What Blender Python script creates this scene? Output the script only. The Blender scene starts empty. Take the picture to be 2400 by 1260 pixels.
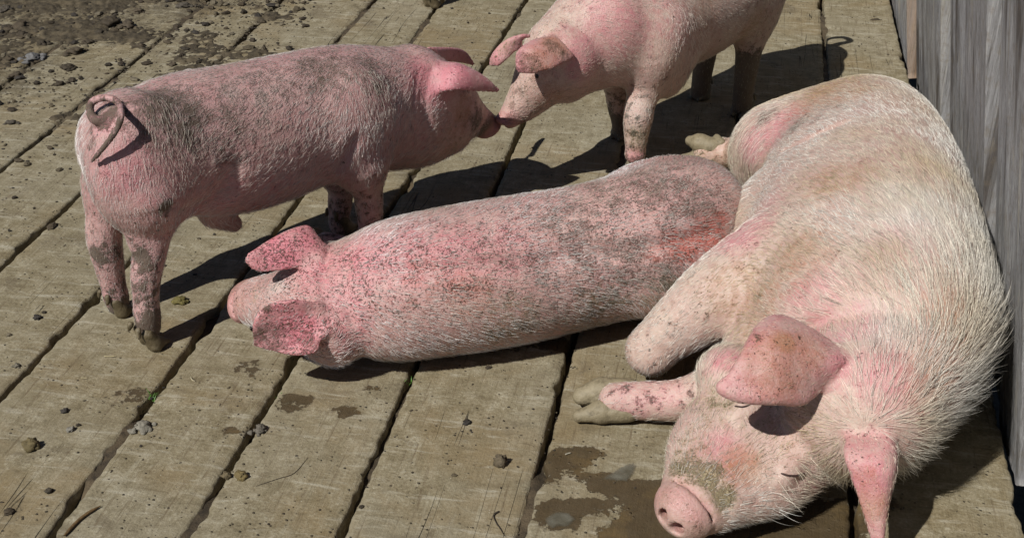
import bpy, math, random
import numpy as np
from mathutils import Vector

random.seed(7)
RNG = np.random.default_rng(11)
S = bpy.context.scene
COL = S.collection

# ---------------------------------------------------------------- camera, sky, sun, exposure
cam_data = bpy.data.cameras.new('camera')
cam_data.sensor_width = 36
cam_data.lens = 47.1
cam_data.clip_end = 200
cam = bpy.data.objects.new('camera', cam_data)
cam.location = (0, 0, 1.62)
cam.rotation_euler = (math.radians(61), 0, 0)
COL.objects.link(cam)
S.camera = cam

SUN_EL, SUN_AZ = 47.0, 221.0        # azimuth of the sun itself, degrees clockwise from +Y
world = bpy.data.worlds.new('World')
S.world = world
world.use_nodes = True
wn = world.node_tree.nodes
sky = wn.new('ShaderNodeTexSky')
sky.sky_type = 'NISHITA'
sky.sun_disc = False
sky.altitude = 1500          # thin, clear mountain air: dark blue sky, hard shadows
sky.air_density = .6
sky.dust_density = .1
sky.sun_elevation = math.radians(SUN_EL)
sky.sun_rotation = math.radians(SUN_AZ)
wn['Background'].inputs['Strength'].default_value = 0.05
world.node_tree.links.new(sky.outputs['Color'], wn['Background'].inputs['Color'])

sun_data = bpy.data.lights.new('sun', 'SUN')
sun_data.energy = 5.0
sun_data.angle = math.radians(0.5)
sun_data.color = (1.0, 0.985, 0.955)
sun = bpy.data.objects.new('sun', sun_data)
d = Vector((math.sin(math.radians(SUN_AZ)) * math.cos(math.radians(SUN_EL)),
            math.cos(math.radians(SUN_AZ)) * math.cos(math.radians(SUN_EL)), math.sin(math.radians(SUN_EL))))
sun.rotation_euler = d.to_track_quat('Z', 'Y').to_euler()
sun.location = d * 10
COL.objects.link(sun)

S.view_settings.view_transform = 'Standard'
S.view_settings.look = 'None'
S.view_settings.exposure = 0.0
S.view_settings.gamma = 1.0
S.view_settings.use_curve_mapping = False
S.render.engine = 'CYCLES'
S.cycles.max_bounces = 6


# ---------------------------------------------------------------- small helpers
def link(o, parent=None):
    COL.objects.link(o)
    if parent is not None:
        o.parent = parent
    return o


def tag(o, label=None, cat=None, group=None, kind=None):
    for k, v in (('label', label), ('category', cat), ('group', group), ('kind', kind)):
        if v:
            o[k] = v
    return o


def empty(name, loc):
    o = bpy.data.objects.new(name, None)
    o.location = loc
    o.empty_display_size = .1
    return link(o)


def mesh_obj(name, V, F, mat, parent=None, smooth=True, loc=(0, 0, 0)):
    me = bpy.data.meshes.new(name)
    V = np.asarray(V, np.float32) - np.asarray(loc, np.float32)
    F = np.asarray(F, np.int32)
    k = F.shape[1]
    me.vertices.add(len(V))
    me.vertices.foreach_set('co', V.ravel())
    me.loops.add(F.size)
    me.loops.foreach_set('vertex_index', F.ravel())
    me.polygons.add(len(F))
    me.polygons.foreach_set('loop_start', np.arange(0, F.size, k, dtype=np.int32))
    me.polygons.foreach_set('use_smooth', np.full(len(F), smooth))
    me.update(calc_edges=True)
    me.validate()
    me.materials.append(mat)
    o = bpy.data.objects.new(name, me)
    link(o, parent)
    if parent is None:
        o.location = loc
    return o


def attr(o, name, vals):
    vals = np.asarray(vals, np.float32)
    if vals.ndim == 1:
        a = o.data.attributes.new(name, 'FLOAT', 'POINT')
        a.data.foreach_set('value', vals)
    else:
        a = o.data.attributes.new(name, 'FLOAT_COLOR', 'POINT')
        c = np.ones((len(vals), 4), np.float32)
        c[:, :3] = vals
        a.data.foreach_set('color', c.ravel())


def h2(ix, iy, seed):
    n = (ix.astype(np.int64) * 374761393 + iy.astype(np.int64) * 668265263 + seed * 974634777) & 0xffffffff
    n = ((n ^ (n >> 13)) * 1274126177) & 0xffffffff
    return ((n ^ (n >> 16)) & 0xffff) / 65535.


def vnoise(x, y, seed=0):
    x, y = np.asarray(x, float), np.asarray(y, float)
    ix, iy = np.floor(x), np.floor(y)
    fx, fy = x - ix, y - iy
    fx, fy = fx * fx * (3 - 2 * fx), fy * fy * (3 - 2 * fy)
    a, b = h2(ix, iy, seed), h2(ix + 1, iy, seed)
    c, d_ = h2(ix, iy + 1, seed), h2(ix + 1, iy + 1, seed)
    return (a * (1 - fx) + b * fx) * (1 - fy) + (c * (1 - fx) + d_ * fx) * fy


def fbm(x, y, seed=0, oct_=4):
    s, a, t = 0., .5, 0.
    for i in range(oct_):
        s = s + a * vnoise(x * 2 ** i, y * 2 ** i, seed + i * 17)
        t += a
        a *= .5
    return s / t


class Nodes:
    """Terse node graph builder."""
    def __init__(s, name):
        s.m = bpy.data.materials.new(name)
        s.m.use_nodes = True
        s.t = s.m.node_tree
        s.b = s.t.nodes['Principled BSDF']

    def n(s, kind, ins=(), **kw):
        o = s.t.nodes.new('ShaderNode' + kind)
        for k, v in kw.items():
            setattr(o, k, v)
        for k, v in (ins.items() if isinstance(ins, dict) else enumerate(ins)):
            if v is None:
                continue
            if isinstance(v, bpy.types.NodeSocket):
                s.t.links.new(v, o.inputs[k])
            else:
                o.inputs[k].default_value = v
        return o

    def noise(s, vec, scale, detail=4, rough=.6, dist=0.):
        return s.n('TexNoise', {'Vector': vec, 'Scale': scale, 'Detail': detail, 'Roughness': rough, 'Distortion': dist}).outputs['Fac']

    def ramp(s, fac, stops, interp='LINEAR'):
        o = s.n('ValToRGB', [fac])
        o.color_ramp.interpolation = interp
        e = o.color_ramp.elements
        while len(e) < len(stops):
            e.new(.5)
        for x, (p, c) in zip(e, stops):
            x.position = p
            x.color = (c, c, c, 1) if not hasattr(c, '__len__') else (*c, 1)
        return o.outputs['Color']

    def mix(s, fac, a, b, mode='MIX'):
        o = s.n('Mix', data_type='RGBA', blend_type=mode)
        for i, v in ((0, fac), (6, a), (7, b)):
            if isinstance(v, bpy.types.NodeSocket):
                s.t.links.new(v, o.inputs[i])
            elif hasattr(v, '__len__'):
                o.inputs[i].default_value = (*v, 1)
            else:
                o.inputs[i].default_value = v
        return o.outputs[2]

    def math(s, op, a, b=None, c=None, clamp=False):
        return s.n('Math', [a, b, c], operation=op, use_clamp=clamp).outputs[0]

    def attr(s, name, out='Fac'):
        return s.n('Attribute', attribute_name=name).outputs[out]

    def bump(s, height, dist, strength=1., normal=None):
        return s.n('Bump', {'Height': height, 'Distance': dist, 'Strength': strength, 'Normal': normal}).outputs['Normal']

    def out(s, color=None, rough=None, normal=None, spec=None):
        for k, v in (('Base Color', color), ('Roughness', rough), ('Normal', normal), ('Specular IOR Level', spec)):
            if v is None:
                continue
            if isinstance(v, bpy.types.NodeSocket):
                s.t.links.new(v, s.b.inputs[k])
            else:
                s.b.inputs[k].default_value = (*v, 1) if hasattr(v, '__len__') else v
        return s.m


PLANK_ANGLE = math.radians(10.3)     # the planks run this far clockwise of straight ahead
AL = np.array([math.sin(PLANK_ANGLE), math.cos(PLANK_ANGLE), 0])
AC = np.array([math.cos(PLANK_ANGLE), -math.sin(PLANK_ANGLE), 0])


# ---------------------------------------------------------------- materials
def floor_material():
    g = Nodes('worn_planks')
    pos = g.n('NewGeometry').outputs['Position']
    rnd = g.n('ObjectInfo').outputs['Random']
    mp = g.n('Mapping', {'Vector': pos, 'Rotation': (0, 0, PLANK_ANGLE)}).outputs[0]      # x across, y along
    off = g.n('CombineXYZ', [g.math('MULTIPLY', rnd, 37.), g.math('MULTIPLY', rnd, 91.), 0.]).outputs[0]
    v = g.n('VectorMath', [mp, off], operation='ADD').outputs[0]
    st = lambda sx, sy: g.n('Mapping', {'Vector': v, 'Scale': (sx, sy, 1)}).outputs[0]
    grain = g.noise(st(1, .05), 110, 5, .65)
    grain2 = g.noise(st(1, .09), 34, 4, .6, .6)
    blotch = g.noise(v, 4.2, 6, .62)
    mid = g.noise(v, 21, 6, .7)
    fine = g.noise(v, 150, 5, .75)
    scuff = g.noise(st(.16, 1), 46, 5, .7, .5)
    base = g.ramp(g.math('ADD', g.math('MULTIPLY', mid, .55), g.math('MULTIPLY', fine, .45)),
                  [(.32, (.062, .046, .024)), (.44, (.172, .139, .078)), (.53, (.246, .206, .129)), (.64, (.39, .35, .255))])
    base = g.mix(g.ramp(blotch, [(.38, 0.), (.62, .75)]), base, g.mix(.6, base, (.20, .165, .10)))
    base = g.mix(g.ramp(g.noise(v, 2.3, 5, .6, 1.), [(.50, 0.), (.66, .55)]), base, (.215, .150, .070))
    base = g.mix(g.ramp(g.noise(v, 1.3, 4, .55), [(.45, 0.), (.70, .5)]), base, g.mix(.35, base, (.42, .40, .32)))
    base = g.mix(g.ramp(g.noise(v, 6.5, 6, .7, .8), [(.56, 0.), (.66, .6)]), base, (.125, .098, .06))
    base = g.mix(g.ramp(scuff, [(.55, 0.), (.68, .6)]), base, (.40, .365, .28))
    base = g.mix(g.ramp(scuff, [(.30, .65), (.43, 0.)]), base, (.13, .10, .055))
    base = g.mix(g.ramp(grain, [(.30, .75), (.42, 0.)]), base, (.115, .082, .045))
    base = g.mix(g.ramp(grain2, [(.60, 0.), (.74, .4)]), base, (.32, .285, .20))
    # drying cracks along the grain, only here and there
    ck = g.n('TexNoise', {'Vector': st(1, .028), 'Scale': 17, 'Detail': 2, 'Distortion': .35}).outputs['Fac']
    ck = g.math('ABSOLUTE', g.math('SUBTRACT', ck, .5))
    ck = g.math('MULTIPLY', g.ramp(ck, [(.0, 1.), (.004, 0.)]), g.ramp(g.noise(v, 1.7, 2), [(.56, 0.), (.62, 1.)]))
    base = g.mix(g.math('MULTIPLY', ck, .85), base, (.03, .022, .013))
    # dark specks of trodden dung and pale chips
    vo = g.n('TexVoronoi', {'Vector': v, 'Scale': 62, 'Randomness': 1.}).outputs['Distance']
    spk = g.math('MULTIPLY', g.ramp(vo, [(.10, 1.), (.22, 0.)]), g.ramp(g.noise(v, 9, 3), [(.50, 0.), (.60, 1.)]))
    base = g.mix(g.math('MULTIPLY', spk, .85), base, (.045, .034, .02))
    vo2 = g.n('TexVoronoi', {'Vector': v, 'Scale': 105, 'Randomness': 1.}).outputs['Distance']
    chip = g.math('MULTIPLY', g.ramp(vo2, [(.08, 1.), (.15, 0.)]), g.ramp(g.noise(v, 14, 3), [(.56, 0.), (.62, 1.)]))
    base = g.mix(g.math('MULTIPLY', chip, .7), base, (.50, .46, .36))
    # muck ground in, wet patches with crisp drying edges
    muck = g.attr('muck')
    mk = g.ramp(g.math('ADD', muck, g.math('MULTIPLY', g.math('SUBTRACT', g.noise(v, 17, 7, .72), .5), 1.5)), [(.42, 0.), (.72, 1.)])
    base = g.mix(g.math('MULTIPLY', mk, .80), base, g.mix(fine, (.045, .034, .02), (.115, .09, .052)))
    wet = g.attr('wet')
    wn_ = g.math('ADD', wet, g.math('MULTIPLY', g.math('SUBTRACT', g.noise(v, 20, 9, .70), .5), 1.7))
    wm = g.ramp(wn_, [(.49, 0.), (.515, 1.)])
    wc = g.mix(g.noise(v, 40, 6, .7), (.036, .025, .012), (.10, .07, .036))
    wc = g.mix(g.ramp(g.noise(v, 9, 4), [(.55, 0.), (.72, .8)]), wc, (.14, .092, .035))
    base = g.mix(g.ramp(wn_, [(.30, 0.), (.50, .45)]), base, g.mix(.5, base, (.10, .07, .035)))
    base = g.mix(g.math('MULTIPLY', wm, .93), base, wc)
    h = g.math('ADD', g.math('MULTIPLY', fine, .5), g.math('ADD', g.math('MULTIPLY', mid, .8), g.math('MULTIPLY', grain, .6)))
    h = g.math('SUBTRACT', h, g.math('MULTIPLY', ck, 2.))
    h = g.math('ADD', h, g.math('MULTIPLY', mk, .7))
    h = g.math('ADD', h, g.math('MULTIPLY', spk, .8))
    h = g.math('SUBTRACT', h, g.math('MULTIPLY', wm, .25))
    nrm = g.bump(h, .0042, 1.)
    rough = g.math('SUBTRACT', .90, g.math('MULTIPLY', wm, g.math('MULTIPLY', g.noise(v, 30, 4), .95)))
    return g.out(base, rough, nrm, .3)


def soil_material(name, a, b):
    g = Nodes(name)
    pos = g.n('NewGeometry').outputs['Position']
    f = g.noise(pos, 60, 6, .7)
    f2 = g.noise(pos, 260, 4, .7)
    c = g.mix(g.ramp(f, [(.35, 0.), (.65, 1.)]), a, b)
    c = g.mix(g.ramp(g.noise(pos, 11, 4), [(.5, 0.), (.62, .6)]), c, tuple(min(1, x * 1.5) for x in b))
    c = g.mix(g.ramp(f2, [(.62, 0.), (.74, .3)]), c, (.18, .135, .08))
    return g.out(c, .82, g.bump(g.math('ADD', f, g.math('MULTIPLY', f2, .6)), .004, 1.), .35)


def board_material():
    g = Nodes('weathered_boards')
    pos = g.n('NewGeometry').outputs['Position']
    rnd = g.n('ObjectInfo').outputs['Random']
    mp = g.n('Mapping', {'Vector': pos, 'Rotation': (0, 0, PLANK_ANGLE)}).outputs[0]
    off = g.n('CombineXYZ', [0., g.math('MULTIPLY', rnd, 37.), g.math('MULTIPLY', rnd, 19.)]).outputs[0]
    v = g.n('VectorMath', [mp, off], operation='ADD').outputs[0]
    st = lambda sy, sz: g.n('Mapping', {'Vector': v, 'Scale': (1, sy, sz)}).outputs[0]
    g1 = g.noise(st(1, .05), 70, 8, .75, .5)
    g2 = g.noise(st(1, .09), 230, 6, .8, .3)
    g3 = g.noise(st(1, .02), 16, 4, .6, .4)
    pat = g.noise(v, 5, 5, .6)
    c = g.ramp(g.math('ADD', g.math('MULTIPLY', g1, .6), g.math('MULTIPLY', g2, .4)),
               [(.36, (.06, .056, .054)), (.45, (.21, .208, .212)), (.54, (.30, .302, .315)), (.68, (.42, .415, .405))])
    c = g.mix(.5, c, g.mix(rnd, (.38, .37, .36), (.56, .56, .56)), 'OVERLAY')
    c = g.mix(1., c, (1.17, 1.14, 1.08), 'MULTIPLY')
    c = g.mix(g.ramp(g3, [(.33, .9), (.46, 0.)]), c, (.07, .056, .045))
    c = g.mix(g.ramp(g3, [(.58, 0.), (.72, .55)]), c, (.42, .37, .27))
    c = g.mix(g.ramp(g.math('MULTIPLY', g1, pat), [(.32, 0.), (.42, .55)]), c, (.46, .40, .29))
    warm = g.attr('warm')
    c = g.mix(g.math('MULTIPLY', warm, g.ramp(g1, [(.3, .4), (.6, 1.)])), c, (.30, .17, .075))
    c = g.mix(g.ramp(g.noise(v, 34, 6, .7), [(.52, 0.), (.68, .5)]), c, (.20, .16, .11))
    h = g.math('ADD', g.math('MULTIPLY', g1, 1.2), g.math('ADD', g.math('MULTIPLY', g2, .6), g3))
    return g.out(c, .72, g.bump(h, .006, 1.), .4)


def skin_material(name, pink, flush, seed, speck=(.045, .032, .02), speckle=.5):
    g = Nodes(name)
    pos = g.n('TexCoord').outputs['Object']
    v = g.n('VectorMath', [pos, (seed * 3.1, seed * 1.7, 0)], operation='ADD').outputs[0]
    a = {k: g.attr('z_' + k) for k in ('mud', 'cake', 'pink', 'red', 'pale', 'ochre', 'grime', 'speck', 'snout')}
    n1 = g.noise(v, 9, 5, .6)
    n2 = g.noise(v, 48, 5, .65)
    n3 = g.noise(v, 210, 4, .7)
    c = g.mix(g.ramp(n1, [(.36, 0.), (.66, 1.)]), pink, tuple(x * y for x, y in zip(pink, (1.12, 1.28, 1.22))))
    c = g.mix(g.math('MULTIPLY', g.ramp(n2, [(.44, 0.), (.64, .6)]), 1.), c, tuple(x * y for x, y in zip(pink, (.80, .70, .66))))
    n0 = g.noise(v, 22, 4, .6, .4)
    m2 = g.math('ADD', g.math('MULTIPLY', n0, .3), g.math('ADD', g.math('MULTIPLY', n2, .35), g.math('MULTIPLY', n3, .35)))
    m1 = g.math('ADD', g.math('MULTIPLY', n1, .3), g.math('ADD', g.math('MULTIPLY', n0, .35), g.math('MULTIPLY', n2, .35)))
    brk = lambda z, lo, hi, amp=1.3, n=m2: g.ramp(g.math('ADD', z, g.math('MULTIPLY', g.math('SUBTRACT', n, .5), amp)), [(lo, 0.), (hi, 1.)])
    c = g.mix(g.math('MULTIPLY', brk(a['pale'], .25, .85, 2.2, m1), .8), c, (.56, .49, .43))
    c = g.mix(g.math('MULTIPLY', brk(a['pink'], .2, 1.0, 2.6, m1), .8), c, flush)
    c = g.mix(g.math('MULTIPLY', brk(a['red'], .3, .7, 2.2), .8), c, (.42, .10, .07))
    c = g.mix(g.math('MULTIPLY', brk(a['ochre'], .3, .9, 1.9), .75), c, (.36, .17, .075))
    c = g.mix(g.math('MULTIPLY', brk(a['grime'], .35, .75, 2.6), .85), c, g.mix(n3, (.19, .15, .07), (.37, .31, .17)))
    crk = g.n('TexVoronoi', {'Vector': g.n('VectorMath', [v, g.n('VectorMath', [g.n('TexNoise', {'Vector': v, 'Scale': 60, 'Detail': 3}).outputs['Color'], (.02, .02, .02)], operation='MULTIPLY').outputs[0]], operation='ADD').outputs[0], 'Scale': 120}, feature='DISTANCE_TO_EDGE').outputs['Distance']
    crk = g.math('MULTIPLY', g.ramp(crk, [(.0, 1.), (.09, 0.)]), brk(a['grime'], .75, .95, 2.4))
    c = g.mix(g.math('MULTIPLY', crk, g.math('MULTIPLY', n0, .7)), c, (.12, .09, .05))
    mm = brk(a['mud'], .36, .84, 2.9)
    mm = g.math('MAXIMUM', mm, brk(a['cake'], .40, .72, 4.2, g.math('ADD', g.math('MULTIPLY', n0, .25), g.math('ADD', g.math('MULTIPLY', n2, .5), g.math('MULTIPLY', n3, .25)))))
    c = g.mix(g.math('MULTIPLY', mm, .86), c, g.mix(n3, (.028, .024, .015), (.115, .098, .062)))
    # flecks of dried mud: many tiny, some larger and ragged
    want = g.math('ADD', g.math('MULTIPLY', a['speck'], speckle), g.math('MULTIPLY', a['mud'], .3))
    f1 = g.math('ADD', g.noise(v, 185, 3, .85, .3), g.math('MULTIPLY', g.math('SUBTRACT', n0, .5), .30))
    fl = g.ramp(g.math('ADD', f1, g.math('MULTIPLY', want, .125)), [(.655, 0.), (.70, 1.)])
    wob = g.n('VectorMath', [v, g.n('VectorMath', [g.n('TexNoise', {'Vector': v, 'Scale': 150, 'Detail': 3}).outputs['Color'], (.013, .013, .013)], operation='MULTIPLY').outputs[0]], operation='ADD').outputs[0]
    vo = g.n('TexVoronoi', {'Vector': wob, 'Scale': 75, 'Randomness': 1.})
    rz = g.n('SeparateColor', [vo.outputs['Color']]).outputs
    d = g.math('SUBTRACT', vo.outputs['Distance'], g.math('MULTIPLY', rz[1], .20))
    fl = g.math('MAXIMUM', fl, g.math('MULTIPLY', g.ramp(d, [(.02, 1.), (.14, 0.)]), g.math('GREATER_THAN', g.math('MULTIPLY', want, .16), rz[0])))
    c = g.mix(g.math('MULTIPLY', fl, .9), c, g.mix(n2, speck, (.11, .055, .035)))
    sn = g.mix(n2, (.40, .15, .14), (.56, .30, .275))
    sn = g.mix(g.ramp(g.math('ADD', g.math('MULTIPLY', n1, .4), g.math('MULTIPLY', m2, .6)), [(.47, 0.), (.56, .75)]), sn, (.20, .12, .075))
    c = g.mix(g.math('MULTIPLY', a['snout'], .8), c, sn)
    h = g.math('ADD', g.math('MULTIPLY', n3, .8), n2)
    h = g.math('ADD', h, g.math('MULTIPLY', g.math('MAXIMUM', mm, fl), .8))
    h = g.math('SUBTRACT', g.math('ADD', h, g.math('MULTIPLY', brk(a['grime'], .6, .85, 2.6), 1.0)), g.math('MULTIPLY', crk, .9))
    rough = g.math('ADD', g.math('SUBTRACT', .41, g.math('MULTIPLY', a['snout'], .2)), g.math('MULTIPLY', g.math('MAXIMUM', mm, g.math('MULTIPLY', a['grime'], .7)), .4))
    g.b.inputs['Subsurface Weight'].default_value = .12
    g.b.inputs['Subsurface Radius'].default_value = (1., .35, .2)
    g.b.inputs['Subsurface Scale'].default_value = .008
    return g.out(c, rough, g.bump(h, .0024, 1.), .42)


def hair_material():
    g = Nodes('bristle')
    c = g.attr('tone', 'Color')
    g.b.inputs['Transmission Weight'].default_value = 0.
    return g.out(c, .42, None, .5)


def hoof_material():
    g = Nodes('muddy_horn')
    pos = g.n('TexCoord').outputs['Object']
    n = g.noise(pos, 60, 5, .65)
    tn = g.attr('tone', 'Color')
    c = g.mix(g.ramp(n, [(.34, .55), (.52, 0.)]), tn, (.07, .055, .03))
    c = g.mix(g.ramp(g.noise(pos, 25, 4), [(.5, 0.), (.65, .5)]), c, (.30, .25, .16))
    return g.out(c, .6, g.bump(n, .004, 1.), .4)


def eye_material():
    g = Nodes('dark_eye')
    return g.out((.012, .008, .007), .08, None, .6)


def lump_material():
    g = Nodes('dung')
    pos = g.n('NewGeometry').outputs['Position']
    n = g.noise(pos, 90, 5, .7)
    c = g.mix(g.ramp(n, [(.35, 0.), (.65, 1.)]), g.mix(.5, g.attr('tone', 'Color'), (.02, .015, .01)), g.attr('tone', 'Color'))
    return g.out(c, .75, g.bump(n, .004, 1.), .35)


M_FLOOR = floor_material()
M_SOIL = soil_material('dark_soil', (.030, .022, .013), (.085, .062, .035))
M_MUD = soil_material('trodden_mud', (.028, .021, .012), (.088, .068, .040))
M_BOARD = board_material()
M_HAIR = hair_material()
M_HOOF = hoof_material()
M_EYE = eye_material()
M_LUMP = lump_material()
# ---------------------------------------------------------------- flesh modelling: signed distance shapes -> one skin
def unit(v):
    v = np.asarray(v, float)
    return v / max(1e-9, np.linalg.norm(v))


def spline(pts, n):
    """Catmull-Rom samples through the rows of pts."""
    p = np.asarray(pts, float)
    p = np.vstack([2 * p[0] - p[1], p, 2 * p[-1] - p[-2]])
    m = len(p) - 3
    out = []
    for u in np.linspace(0, m - 1e-6, n):
        i = int(u)
        t = u - i
        a, b, c, d = p[i], p[i + 1], p[i + 2], p[i + 3]
        out.append(.5 * (2 * b + (c - a) * t + (2 * a - 5 * b + 4 * c - d) * t * t + (3 * b - a - 3 * c + d) * t ** 3))
    return np.array(out)


def sheet_points(s, step=.0035):
    """Samples of a curved ear: two edge curves, the belly between them pushed out by a bulge vector."""
    A = spline(s['a'], 44)
    B = spline(s['b'], 44)
    bul = np.asarray(s['bulge'], float)
    pts = []
    for i in range(44):
        t = i / 43.
        w = np.linalg.norm(A[i] - B[i])
        n = max(2, int(w / step))
        prof = np.interp(t, [0, .5, 1], s.get('prof', [1, 1, .3]))
        for q in np.linspace(0, 1, n):
            pts.append(A[i] * (1 - q) + B[i] * q + bul * prof * (1 - (2 * q - 1) ** 2))
    P_ = np.array(pts)
    return P_


def prim_box(p):
    t = p['t']
    if t == 'C':
        a = np.array([p['a'], p['b']])
        r = max(p['ra'], p['rb'])
    elif t == 'L':
        a = np.asarray(p['p'])
        r = max(p['rr'])
    elif t == 'T':
        a = np.asarray(p['p'])
        r = max(max(p['rw']), max(p['rh']))
    elif t == 'E':
        a = np.array([p['c']])
        r = max(p['r'])
    else:
        if 'P' not in p:
            p['P'] = sheet_points(p)
        a = p['P']
        r = p['r']
    m = r + p['k'] * 1.2 + .02
    return a.min(0) - m, a.max(0) + m


def prim_dist(p, X):
    t = p['t']
    if t == 'C':
        a = np.asarray(p['a'], np.float32)
        b = np.asarray(p['b'], np.float32)
        ab = b - a
        q = X - a
        h = np.clip((q @ ab) / max(1e-9, float(ab @ ab)), 0, 1)
        d = q - h[:, None] * ab
        return np.sqrt((d * d).sum(1)) - (p['ra'] + (p['rb'] - p['ra']) * h)
    if t == 'L':           # limb or fold: one tapering tube along a smooth path
        if 'S' not in p:
            n = 1 + 5 * (len(p['p']) - 1)
            p['S'] = spline(np.hstack([np.asarray(p['p']), np.asarray(p['rr'])[:, None]]), n).astype(np.float32)
        S = p['S']
        best = np.full(len(X), 9., np.float32)
        for a, b in zip(S[:-1], S[1:]):
            ab = b[:3] - a[:3]
            q = X - a[:3]
            h = np.clip((q @ ab) / max(1e-9, float(ab @ ab)), 0, 1)
            q -= h[:, None] * ab
            best = np.minimum(best, np.sqrt((q * q).sum(1)) - (a[3] + (b[3] - a[3]) * h))
        return best
    if t == 'E':
        q = (X - np.asarray(p['c'], np.float32)) @ np.asarray(p['R'], np.float32).T
        r = np.asarray(p['r'], np.float32)
        q1 = q / r
        k1 = np.sqrt((q1 * q1).sum(1))
        q2 = q1 / r
        k2 = np.sqrt((q2 * q2).sum(1)) + 1e-9
        return k1 * (k1 - 1) / k2
    if t == 'T':
        if 'S' not in p:
            n = p.get('n', 26)
            rows = np.hstack([np.asarray(p['p']), np.asarray(p['rw'])[:, None], np.asarray(p['rh'])[:, None], np.asarray(p['up'])])
            p['S'] = spline(rows, n).astype(np.float32)
        S = p['S']
        if 'F' not in p:
            tn = np.gradient(S[:, :3], axis=0)
            tn /= np.linalg.norm(tn, axis=1)[:, None]
            up = S[:, 5:] - tn * (S[:, 5:] * tn).sum(1)[:, None]
            up /= np.linalg.norm(up, axis=1)[:, None]
            p['step'] = np.linalg.norm(np.diff(S[:, :3], axis=0), axis=1).astype(np.float32)
            p['F'] = np.hstack([S[:, :5], np.cross(tn, up), up, tn]).astype(np.float32)
        best = np.full(len(X), 99., np.float32)
        U = np.zeros(len(X), np.float32)
        for i in range(len(S) - 1):
            a, b = S[i, :3], S[i + 1, :3]
            ab = b - a
            q = X - a
            h = np.clip((q @ ab) / float(ab @ ab), 0, 1)
            q -= h[:, None] * ab
            d = (q * q).sum(1)
            m = d < best
            best[m] = d[m]
            U[m] = (i + h)[m]
        Fr = p['F']
        for it in range(3):
            i = np.minimum(U.astype(int), len(S) - 2)
            t = (U - i)[:, None]
            G = Fr[i] * (1 - t) + Fr[i + 1] * t
            d = X - G[:, :3]
            if it < 2:
                U = np.clip(U + .8 * np.clip((d * G[:, 11:14]).sum(1) / p['step'][i], -.6, .6), 0, len(S) - 1).astype(np.float32)
        rw, rh = G[:, 3], G[:, 4]
        x, y = (d * G[:, 5:8]).sum(1), (d * G[:, 8:11]).sum(1)
        z = (d * G[:, 11:14]).sum(1)
        z = np.where((U < .001) | (U > len(S) - 1.001), z, 0)
        rz = np.minimum(rw, rh)
        k1 = np.sqrt((x / rw) ** 2 + (y / rh) ** 2 + (z / rz) ** 2)
        k2 = np.sqrt((x / rw ** 2) ** 2 + (y / rh ** 2) ** 2 + (z / rz ** 2) ** 2) + 1e-6
        return k1 * (k1 - 1) / k2
    # 'S' : sheet
    P_ = p['P'].astype(np.float32) if 'P' in p else p.setdefault('P', sheet_points(p)).astype(np.float32)
    out = np.full(len(X), 9., np.float32)
    pn = (P_ * P_).sum(1)
    for i in range(0, len(X), 20000):
        x = X[i:i + 20000]
        d2 = (x * x).sum(1)[:, None] + pn[None] - 2 * x @ P_.T
        out[i:i + 20000] = np.sqrt(np.maximum(d2.min(1), 0)) - p['r']
    return out


def blend(D, d, k, sub):
    if sub:
        d = -d
        if k < 1e-6:
            return np.maximum(D, d)
        h = np.clip(.5 - .5 * (D - d) / k, 0, 1)
        return D + (d - D) * h + k * h * (1 - h)
    if k < 1e-6:
        return np.minimum(D, d)
    h = np.clip(.5 + .5 * (D - d) / k, 0, 1)
    return D + (d - D) * h - k * h * (1 - h)


def sdf_points(prims, X):
    X = np.asarray(X, np.float32)
    D = np.full(len(X), 1., np.float32)
    for p in prims:
        lo, hi = prim_box(p)
        m = np.all((X > lo) & (X < hi), axis=1)
        if m.any():
            D[m] = blend(D[m], prim_dist(p, X[m]), p['k'], p.get('sub', False))
    return D


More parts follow.
